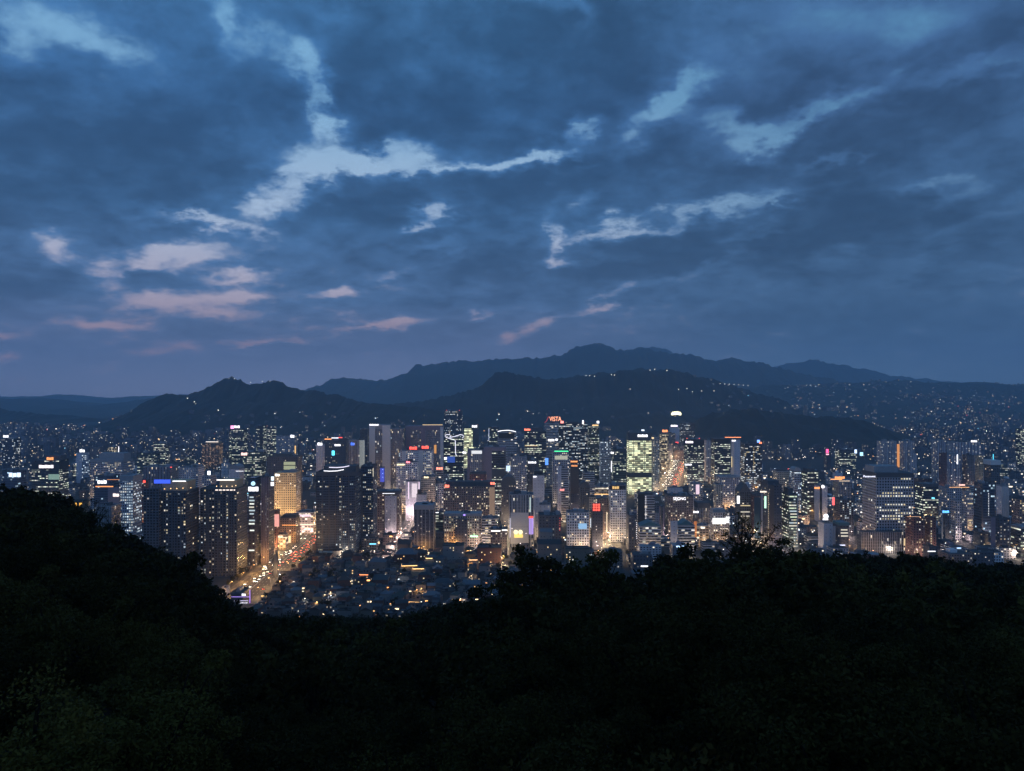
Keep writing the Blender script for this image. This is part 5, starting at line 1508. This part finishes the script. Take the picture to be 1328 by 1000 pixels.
def street_lamp(x, y, col, power, label, group, h=9.0, face=1, es=4.0, head=.5):
    key = (col, h, es, head)
    if key not in LAMP_MESH:
        q = MB()
        q.tube([(0, 0, 0), (0, 0, h * .6), (0, 0, h)], [.16, .12, .09], 0, 6)
        q.tube([(0, 0, h - .1), (.9, 0, h + .25), (1.9, 0, h + .3)], [.07, .06, .05], 0, 5)
        hd = MB()
        hd.box(-head, head, -head * .7, head * .7, -head * .7, head * .3, bottom=True)
        LAMP_MESH[key] = (q.mesh('pole', [METAL]), hd.mesh('lamp_head', [glow(col, es)]))
    pm, hm = LAMP_MESH[key]
    o = thing('street_lamp', 'street lamp', (x, y, .2), 0 if face > 0 else math.pi, label, group)
    link('pole', pm, o)
    hd = link('lamp_head', hm, o, (2.0, 0, h + .25))
    if power:
        point(col, power, .4, hd, (0, 0, -.9))
    return o


AMB, WW, PK = (1, .50, .14), (1, .70, .38), (1, .72, .62)
for s in np.arange(750, 1400, 38.0):
    xa = np.interp(s, [740, 1180, 1600], [-279, -297, -318])
    street_lamp(xa - 19, s, AMB, 16000, 'amber street lamp on the outer kerb of the wide avenue', 'amber lamps along the avenue', 10, 1)
    street_lamp(xa + 19, s + 15, (1, .58, .24), 12000, 'warm street lamp on the inner kerb of the wide avenue', 'warm lamps along the avenue', 10, -1)
for s in np.arange(1560, 2420, 62.0):
    xb = np.interp(s, [1560, 1625, 1985, 2428], [327, 345, 442, 556])
    street_lamp(xb - 23, s, WW, 26000, 'warm street lamp on the west kerb of the boulevard', 'lamps along the boulevard', 11, 1)
    street_lamp(xb + 23, s + 25, (1, .6, .3), 26000, 'orange street lamp on the east kerb of the boulevard', 'lamps along the boulevard', 11, -1)
for (nm_, pts, col, pw, word) in [
        ('market street', [(123, 900 + 30 * i) for i in range(9)], WW, 12000, 'white store with yellow arches'),
        ('cross street', [(-13, 885 + 34 * i) for i in range(12)], WW, 14000, 'beige hotel block'),
        ('shop street', [(-160, 910 + 32 * i) for i in range(11)], PK, 12000, 'glaring white shop front'),
        ('east street', [(300 + 11 * i, 915 + 27 * i) for i in range(7)], WW, 11000, 'white billboard building'),
        ('office street', [(461, 915 + 34 * i) for i in range(8)], (1, .55, .25), 9000, 'great gridded office'),
        ('hotel street', [(128 + 3 * i, 985 + 30 * i) for i in range(7)], WW, 11000, 'white gridded hotel')]:
    for (x, y) in pts:
        if terrain_z(np.array(float(x)), np.array(float(y))) < -1:
            street_lamp(x, y, col, pw, 'warm street lamp on the %s near the %s' % (nm_, word), 'lamps of the ' + nm_, 8, 1)
# street lamps added before the named buildings as warm fill for their fronts
for (a_, c_, e_, f_, h_), L in list(zip(FOOT, LANDMARKS[:NHERO])):
    if 930 < e_ < 1620:
        for xx in ([(a_ + c_) / 2] if c_ - a_ < 34 else [a_ + .25 * (c_ - a_), a_ + .8 * (c_ - a_)]):
            xx += random.uniform(-6, 6)
            yy = e_ - random.uniform(12, 19)
            if not free(xx, yy, 1, 1, 0) or terrain_z(np.array(xx), np.array(yy)) > -1:
                continue
            col = random.choice([WW, WW, (1, .8, .6), AMB, (1, .75, .7)])
            street_lamp(xx, yy, col, 11000 if e_ < 1300 else 15000, 'warm street lamp at the foot of the ' + L[3], 'lamps at building fronts', 8, 1, 4, .6)
cnt = 0
while cnt < 62:
    y, px = random.uniform(715, 1000), random.uniform(320, 720) if random.random() < .6 else random.uniform(700, 1330)
    x = at(px, y)
    if terrain_z(np.array(x), np.array(y)) > -1.5 or not free(x, y, .5, .5, .2):
        continue
    col = random.choice([AMB, AMB, AMB, WW, WW, (.85, .92, 1), (1, .85, .6)])
    a_, rel, b2 = words_for(px, py_of(6, y), y)
    street_lamp(x, y, col, 1600, '%s lane lamp %s the %s' % ({AMB: 'amber', WW: 'warm', (.85, .92, 1): 'white'}.get(col, 'cream'), rel, a_), 'lane lamps of the low quarter', 5.5, 1, 6.0, .42)
    cnt += 1

# ------------------------------------------------------------------ cars on the avenue and the boulevard
CAR_BODY = [mat('car_paint_%d' % i, c, .3) for i, c in enumerate([(.5, .5, .52), (.03, .03, .035), (.16, .16, .17), (.05, .07, .14)])]
CARS = {}


def car_mesh(front, ci):
    """a saloon of 4.6 m; front: its headlights face the slope, else its tail lamps do"""
    key = (front, ci)
    if key in CARS:
        return CARS[key]
    prof = [(-2.3, .45), (-2.25, .85), (-1.3, .95), (-.7, 1.42), (.9, 1.45), (1.6, 1.0), (2.25, .92), (2.3, .45)]
    q = MB()
    for (y1, z1), (y2, z2) in zip(prof, prof[1:]):
        glass = {1.42, .95} == {z1, z2} or {1.45, 1.0} == {z1, z2}
        wa, wb = (.9 if z1 < 1.2 else .72), (.9 if z2 < 1.2 else .72)
        q.quad((-wa, y1, z1), (wa, y1, z1), (wb, y2, z2), (-wb, y2, z2), 1 if glass else 0)
        for sg in (-1, 1):
            q.quad((sg * wa, y1, z1), (sg * wb, y2, z2), (sg * .88, y2, .3), (sg * .88, y1, .3), 0)
    for sx in (-.78, .78):
        for sy in (-1.4, 1.4):
            pts = [(sx, sy + .33 * math.cos(t), .33 + .33 * math.sin(t)) for t in np.linspace(0, 2 * math.pi, 9)[:-1]]
            for k in range(8):
                a, c = pts[k], pts[(k + 1) % 8]
                q.tri((sx * 1.14, sy, .33), (sx * 1.14, a[1], a[2]), (sx * 1.14, c[1], c[2]), 3)
                q.quad((sx * .9, a[1], a[2]), (sx * .9, c[1], c[2]), (sx * 1.14, c[1], c[2]), (sx * 1.14, a[1], a[2]), 3)
        q.box(sx - .22, sx + .22, -2.36, -2.26, .58, .86, 2, bottom=True)
    CARS[key] = q.mesh('car', [CAR_BODY[ci], DARKP, glow((1, .92, .75), 22.0) if front else glow((1, .10, .04), 11.0), mat('tyre', (.015, .015, .015), .9)])
    return CARS[key]


def car(x, y, rz, front, label, group):
    o = thing('parked_car' if False else 'car', 'car', (x, y, .06), rz, label, group, car_mesh(front, random.randrange(4)))
    return o


def along(line, s):
    ys = [q_[1] for q_ in line]
    return float(np.interp(s, ys, [q_[0] for q_ in line]))


def fill_cars(line, lo, hi, n, lanes_in, lanes_out, where, jam=None):
    used = []
    k = tries = 0
    while k < n and tries < 4000:
        tries += 1
        front = random.random() < .5
        off = random.choice(lanes_in if front else lanes_out)
        s = random.uniform(*jam) if (jam and not front and random.random() < .7) else random.uniform(lo, hi)
        if any(abs(off - u[0]) < 1 and abs(s - u[1]) < 7 for u in used):
            continue
        used.append((off, s))
        t = math.atan2(along(line, s + 5) - along(line, s - 5), 10)
        car(along(line, s) + off, s, -t, front, ('car with white headlights coming down the %s' if front else 'car with red tail lamps queueing up the %s') % where, ('oncoming cars on the %s' if front else 'departing cars on the %s') % where)
        k += 1


fill_cars(AV, 770, 1320, 110, [-14.5, -11.5, -8.5, -5.5, -2.5], [2.5, 5.5, 8.5, 11.5, 14.5], 'amber avenue', (930, 1090))
fill_cars(BV, 1580, 2410, 170, [-17, -13.5, -10, -6.5, -3], [3, 6.5, 10, 13.5, 17], 'far boulevard', (1600, 2150))

# ------------------------------------------------------------------ trees
BARK = mat('bark', (.012, .010, .008), .95, var=.3, vscale=3)

for n_ in BARK.node_tree.nodes:
    if n_.type == 'BSDF_PRINCIPLED':
        n_.inputs['Specular IOR Level'].default_value = .02


def leafmat(key, c1, c2):
    m = bpy.data.materials.new('leaves_' + key)
    m.use_nodes = True
    T = NT(m.node_tree)
    b_ = T.n.new('ShaderNodeBsdfPrincipled')
    b_.inputs['Roughness'].default_value = .7
    b_.inputs['Specular IOR Level'].default_value = .03
    oi = T.n.new('ShaderNodeObjectInfo').outputs['Random']
    ge = T.n.new('ShaderNodeNewGeometry').outputs['Random Per Island']
    T.link(T.mix(T.m('MULTIPLY_ADD', ge, .45, T.m('MULTIPLY', T.m('POWER', oi, 3.0), .75)), c1, c2), b_.inputs['Base Color'])
    o_ = T.n.new('ShaderNodeOutputMaterial')
    T.link(b_.outputs[0], o_.inputs['Surface'])
    return m


LEAF = leafmat('dark', (.010, .0095, .003), (.056, .047, .011))
LEAF_LIT = leafmat('young', (.046, .041, .009), (.085, .068, .016))  # lamplight near the viewpoint, painted in as a lighter leaf colour


def leaf_cloud(centers, radii, n, size, g, flat=.75):
    """n small leaves in clumps round the branch ends; arrays of quads"""
    k = g.integers(0, len(centers), n)
    dirs = g.normal(size=(n, 3))
    dirs /= np.linalg.norm(dirs, axis=1)[:, None]
    rad = radii[k] * g.random(n) ** .45
    c = centers[k] + dirs * rad[:, None] * np.array([1, 1, flat])
    nrm = g.normal(size=(n, 3)) + np.array([0, 0, .8])
    nrm /= np.linalg.norm(nrm, axis=1)[:, None]
    a = np.cross(nrm, g.normal(size=(n, 3)))
    a /= np.linalg.norm(a, axis=1)[:, None]
    b_ = np.cross(nrm, a)
    s = size * g.uniform(.6, 1.3, n)[:, None]
    v = np.stack([c - a * s, c + b_ * s * .55, c + a * s, c - b_ * s * .55], 1)
    return v.reshape(-1, 3)


def make_tree(seed, nleaf, size, rad=4.4, h=TREE_H, clumps=46, airy=1.0):
    g = np.random.default_rng(seed)
    rnd = random.Random(seed)
    q = MB()
    top = h * .62
    q.tube([(0, 0, -1.5), (.1, .05, h * .2), (-.1, .1, h * .42), (0, 0, top)], [.34, .26, .19, .10], 0, 7)
    cs, rs = [], []
    nb = clumps // 4
    for i in range(nb):
        f = i / nb
        az_ = i * 2.4 + rnd.uniform(-.3, .3)
        z0 = h * (.30 + .34 * f)
        ln = rad * (1.0 - .35 * f) * rnd.uniform(.65, 1.1)
        up = h * rnd.uniform(.08, .3)
        e = (ln * math.cos(az_), ln * math.sin(az_), min(h * .97, z0 + up + h * .12 * f))
        mid = (e[0] * .5, e[1] * .5, z0 + (e[2] - z0) * .35)
        q.tube([(0, 0, z0), mid, e], [.12, .08, .03], 0, 5)
        for j in range(4):
            t = rnd.uniform(.55, 1.08)
            c = (e[0] * t + rnd.gauss(0, .5), e[1] * t + rnd.gauss(0, .5), z0 + (e[2] - z0) * t + rnd.gauss(.1, .45))
            cs.append(c)
            rs.append(rnd.uniform(.55, 1.25) * airy)
            q.tube([mid, c], [.05, .015], 0, 4)
    for j in range(max(3, nb // 2)):
        cs.append((rnd.gauss(0, rad * .25), rnd.gauss(0, rad * .25), h * rnd.uniform(.78, .96)))
        rs.append(rnd.uniform(.6, 1.2) * airy)
    v = leaf_cloud(np.array(cs), np.array(rs), nleaf, size, g)
    f = np.arange(len(v)).reshape(-1, 4)
    return v, f, q


def tree_meshes(key, seed, nleaf, size, lm, **kw):
    v, f, q = make_tree(seed, nleaf, size, **kw)
    return (np_mesh('crown', v, f, [lm]), q.mesh('trunk', [BARK]))


NEAR = [tree_meshes('n', 11 + i, 22000, .095, LEAF, clumps=64) for i in range(3)]
LIT_TREES = [tree_meshes('y', 31 + i, 24000, .085, LEAF_LIT, clumps=64) for i in range(2)]
MID = [tree_meshes('m', 51 + i, 5200, .24, LEAF, clumps=52) for i in range(4)]
AIRY = [tree_meshes('a', 71 + i, 1000, .17, LEAF, clumps=60, airy=.8) for i in range(2)]


def tree(x, y, z, s, meshes, label, group, rz, nm='leafy_tree'):
    o = thing(nm, 'tree', (x, y, z), rz, label, group)
    o.scale = (s, s, s * random.uniform(.92, 1.1))
    link('crown', meshes[0], o)
    link('trunk', meshes[1], o)
    return o


INNER = 'unlit leafy tree deep in the dark wood below the viewpoint'
cand = []
for gy_ in np.arange(9, 740, 6.6):
    for gx_ in np.arange(-gy_ * .80 - 26, gy_ * .80 + 27, 6.6):
        x, y = gx_ + random.uniform(-2.4, 2.4), gy_ + random.uniform(-2.4, 2.4)
        if y < 7 or abs(x) > .80 * y + 26:
            continue
        cz = float(canopy(np.array(x), np.array(y)))
        if cz - TREE_H < -14 or y > 735:
            continue
        cand.append((x, y, cz))
cand.sort(key=lambda c: c[1])
far_trees = []
ntree = 0
for (x, y, cz) in cand:
    px = px_of(x, y)
    s = random.uniform(.80, 1.24)
    top = TREE_H * s * .97
    z = cz - TREE_H - .6 + random.uniform(-.6, .5)
    if z < 0:
        if random.random() < .45 or not free(x, y, 3, 3, 0) or not off_road(x, y, 0):
            continue
        z, s = 0.0, s * .62
    if y < 19:
        z -= 1.0
    if ntree < 245 and abs(x) < .72 * y + 6:
        is_lit = px < 270 and y < 33  # near trees that get the painted lamplight
        sil = y > .55 * np.interp(px, SIL[:, 0], SIL[:, 2]) and y < 150
        lab, grp = INNER, 'trees of the dark wood'
        if is_lit:
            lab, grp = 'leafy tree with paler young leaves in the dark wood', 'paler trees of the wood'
        elif sil:
            L = sorted(LANDMARKS, key=lambda L_: abs(L_[0] - px))[0]
            lab = 'dark leafy tree rising before the ' + L[3]
        ms = random.choice(LIT_TREES if is_lit else NEAR if y < 60 else MID)
        tree(x, y, z, s, ms, lab, grp, random.uniform(0, 6.28))
        ntree += 1
    else:
        far_trees.append((x, y, z, s))
# the wispy trees that stand up out of the wood
for (px, py, d, s, lab) in [(962, 662, 112, 1.0, 'tall wispy tree with bare twigs standing above the wood before the boulevard'), (982, 680, 104, .85, 'thin leaved tree beside the tall wispy tree'), (122, 648, 206, 1.1, 'sparse twiggy tree on the crest of the dark ridge'),
                            (148, 664, 204, .9, 'second sparse twiggy tree lower on the ridge'), (690, 722, 92, 1.0, 'leafy tree with gaps showing lit streets behind'), (716, 730, 96, .95, 'loose leafy tree beside the long grey hall roof'),
                            (775, 726, 90, 1.0, 'loose leafy tree standing before the white hotel foot'), (872, 720, 95, .9, 'loose leafy tree before the low white house'), (1010, 708, 98, .9, 'loose leafy tree before the glass office with glowing rooms')]:
    x, zt = at(px, d), zat(py, d)
    tree(x, d, zt - TREE_H * s, s, random.choice(AIRY if 'wispy' in lab or 'thin' in lab or 'twiggy' in lab else MID), lab, None, random.uniform(0, 6.28))

for px in (18, 44, 70, 96, 176, 206, 238, 292, 1046, 1108, 1172, 1236, 1300):
    d = float(np.interp(px, SIL[:, 0], SIL[:, 2]))
    zt = zat(float(np.interp(px, SIL[:, 0], SIL[:, 1])) - random.uniform(5, 12), d)
    L = sorted(LANDMARKS, key=lambda L_: abs(L_[0] - px))[0]
    tree(at(px, d), d, zt - TREE_H * .8, .8, random.choice(AIRY), 'thin twiggy tree rising from the wood before the ' + L[3], 'twiggy trees along the edge of the wood', random.uniform(0, 6.28))
cnt = 0
while cnt < 34:
    y, px = random.uniform(705, 900), random.uniform(325, 715)
    x = at(px, y)
    if terrain_z(np.array(x), np.array(y)) > 3 or not free(x, y, 1, 1, 0) or not off_road(x, y, -5):
        continue
    a_, rel, b2 = words_for(px, py_of(8, y), y)
    tree(x, y, 0, random.uniform(.5, .95), random.choice(MID), 'dark garden tree among low roofs %s the %s' % (rel, ' '.join(a_.split()[:7])), 'trees of the old low quarter', random.uniform(0, 6.28), 'garden_tree')
    cnt += 1

# the rest of the wood reads as one mass
g = np.random.default_rng(5)
protos = []
for sd in range(5):
    v, f, q = make_tree(90 + sd, 620, .52, clumps=40)
    protos.append(v)
VV = []
for (x, y, z, s) in far_trees:
    v = protos[g.integers(0, 5)]
    a = g.random() * 6.28
    ca, sa = math.cos(a), math.sin(a)
    VV.append(np.stack([(v[:, 0] * ca - v[:, 1] * sa) * s + x, (v[:, 0] * sa + v[:, 1] * ca) * s + y, v[:, 2] * s + z], 1))
VV = np.concatenate(VV)
o = link('far_wood', np_mesh('far_wood', VV, np.arange(len(VV)).reshape(-1, 4), [LEAF]))
o['kind'] = 'stuff'
o['label'] = 'dark wooded slope falling to the edge of the city'

for s in np.arange(760, 1330, 15.0):
    for sg in (-1, 1):
        xx = float(np.interp(s, [740, 1180, 1600], [-279, -297, -318])) + sg * 26 + random.uniform(-2, 2)
        if random.random() < .8 and free(xx, s, 2.5, 2.5, 0):
            tree(xx, s, 0, random.uniform(.6, .85), random.choice(MID), 'dark street tree lining the ' + ('outer' if sg < 0 else 'inner') + ' kerb of the amber avenue', 'trees lining the avenue', random.uniform(0, 6.28), 'street_tree')
# street and park trees in the city
cnt = 0
PARK = [(905, 935, 1130, 1210), (900, 930, 1015, 1060), (925, 975, 935, 1000), (1040, 1062, 940, 990), (648, 672, 1185, 1230), (340, 372, 905, 990), (375, 398, 955, 1010), (470, 482, 915, 940), (830, 870, 1420, 1520), (1210, 1262, 900, 960), (640, 700, 880, 940), (780, 860, 900, 950), (860, 900, 905, 945)]
while cnt < 85:
    l, r, d1, d2 = random.choice(PARK)
    y = random.uniform(d1, d2)
    x = at(random.uniform(l, r), y)
    if not free(x, y, 2.5, 2.5, 0) or not off_road(x, y, -4):
        continue
    a_, rel, b2 = words_for(px_of(x, y), py_of(8, y), y)
    tree(x, y, 0, random.uniform(.6, 1.05), random.choice(MID), 'dark street tree %s the %s' % (rel, a_), 'trees among the buildings', random.uniform(0, 6.28), 'street_tree')
    cnt += 1

# ------------------------------------------------------------------ labels of the many: placed by the named buildings next to them
seen = {}
NUM = ['', 'second ', 'third ', 'fourth ', 'fifth ', 'sixth ', 'seventh ', 'eighth ', 'ninth ', 'tenth ']
for (o, what, px, py, d, sign) in sorted(LATER, key=lambda r_: r_[4]):
    a_, rel, b2 = words_for(px, py, d)
    lab = what + (' under a lit sign' if sign else '') + ' ' + rel + ' the ' + a_
    if len(re.findall(r"[A-Za-z0-9']+", lab)) > 15:
        lab = what + ' ' + rel + ' the ' + ' '.join(a_.split()[:5])
    if lab in seen:
        alt = what + ' between the ' + a_ + ' and the ' + b2
        if alt not in seen and len(re.findall(r"[A-Za-z0-9']+", alt)) <= 15:
            lab = alt
    n_ = seen.get(lab, 0)
    seen[lab] = n_ + 1
    o['label'] = (NUM[min(n_, 9)] + lab) if n_ else lab

# ------------------------------------------------------------------ the evening haze
hm = bpy.data.materials.new('haze')
hm.use_nodes = True
T = NT(hm.node_tree)
pv = T.n.new('ShaderNodeVolumePrincipled')
pv.inputs['Color'].default_value = (.66, .84, 1.0, 1)
pv.inputs['Density'].default_value = HAZE
pv.inputs['Anisotropy'].default_value = .35
o_ = T.n.new('ShaderNodeOutputMaterial')
T.link(pv.outputs[0], o_.inputs['Volume'])
q = MB()
q.box(-13500, 13500, -350, 17500, -6, 1200, bottom=True)
hz_o = q.build('haze', hm)
hz_o['kind'] = 'stuff'
hz_o['label'] = 'blue evening haze over the city'
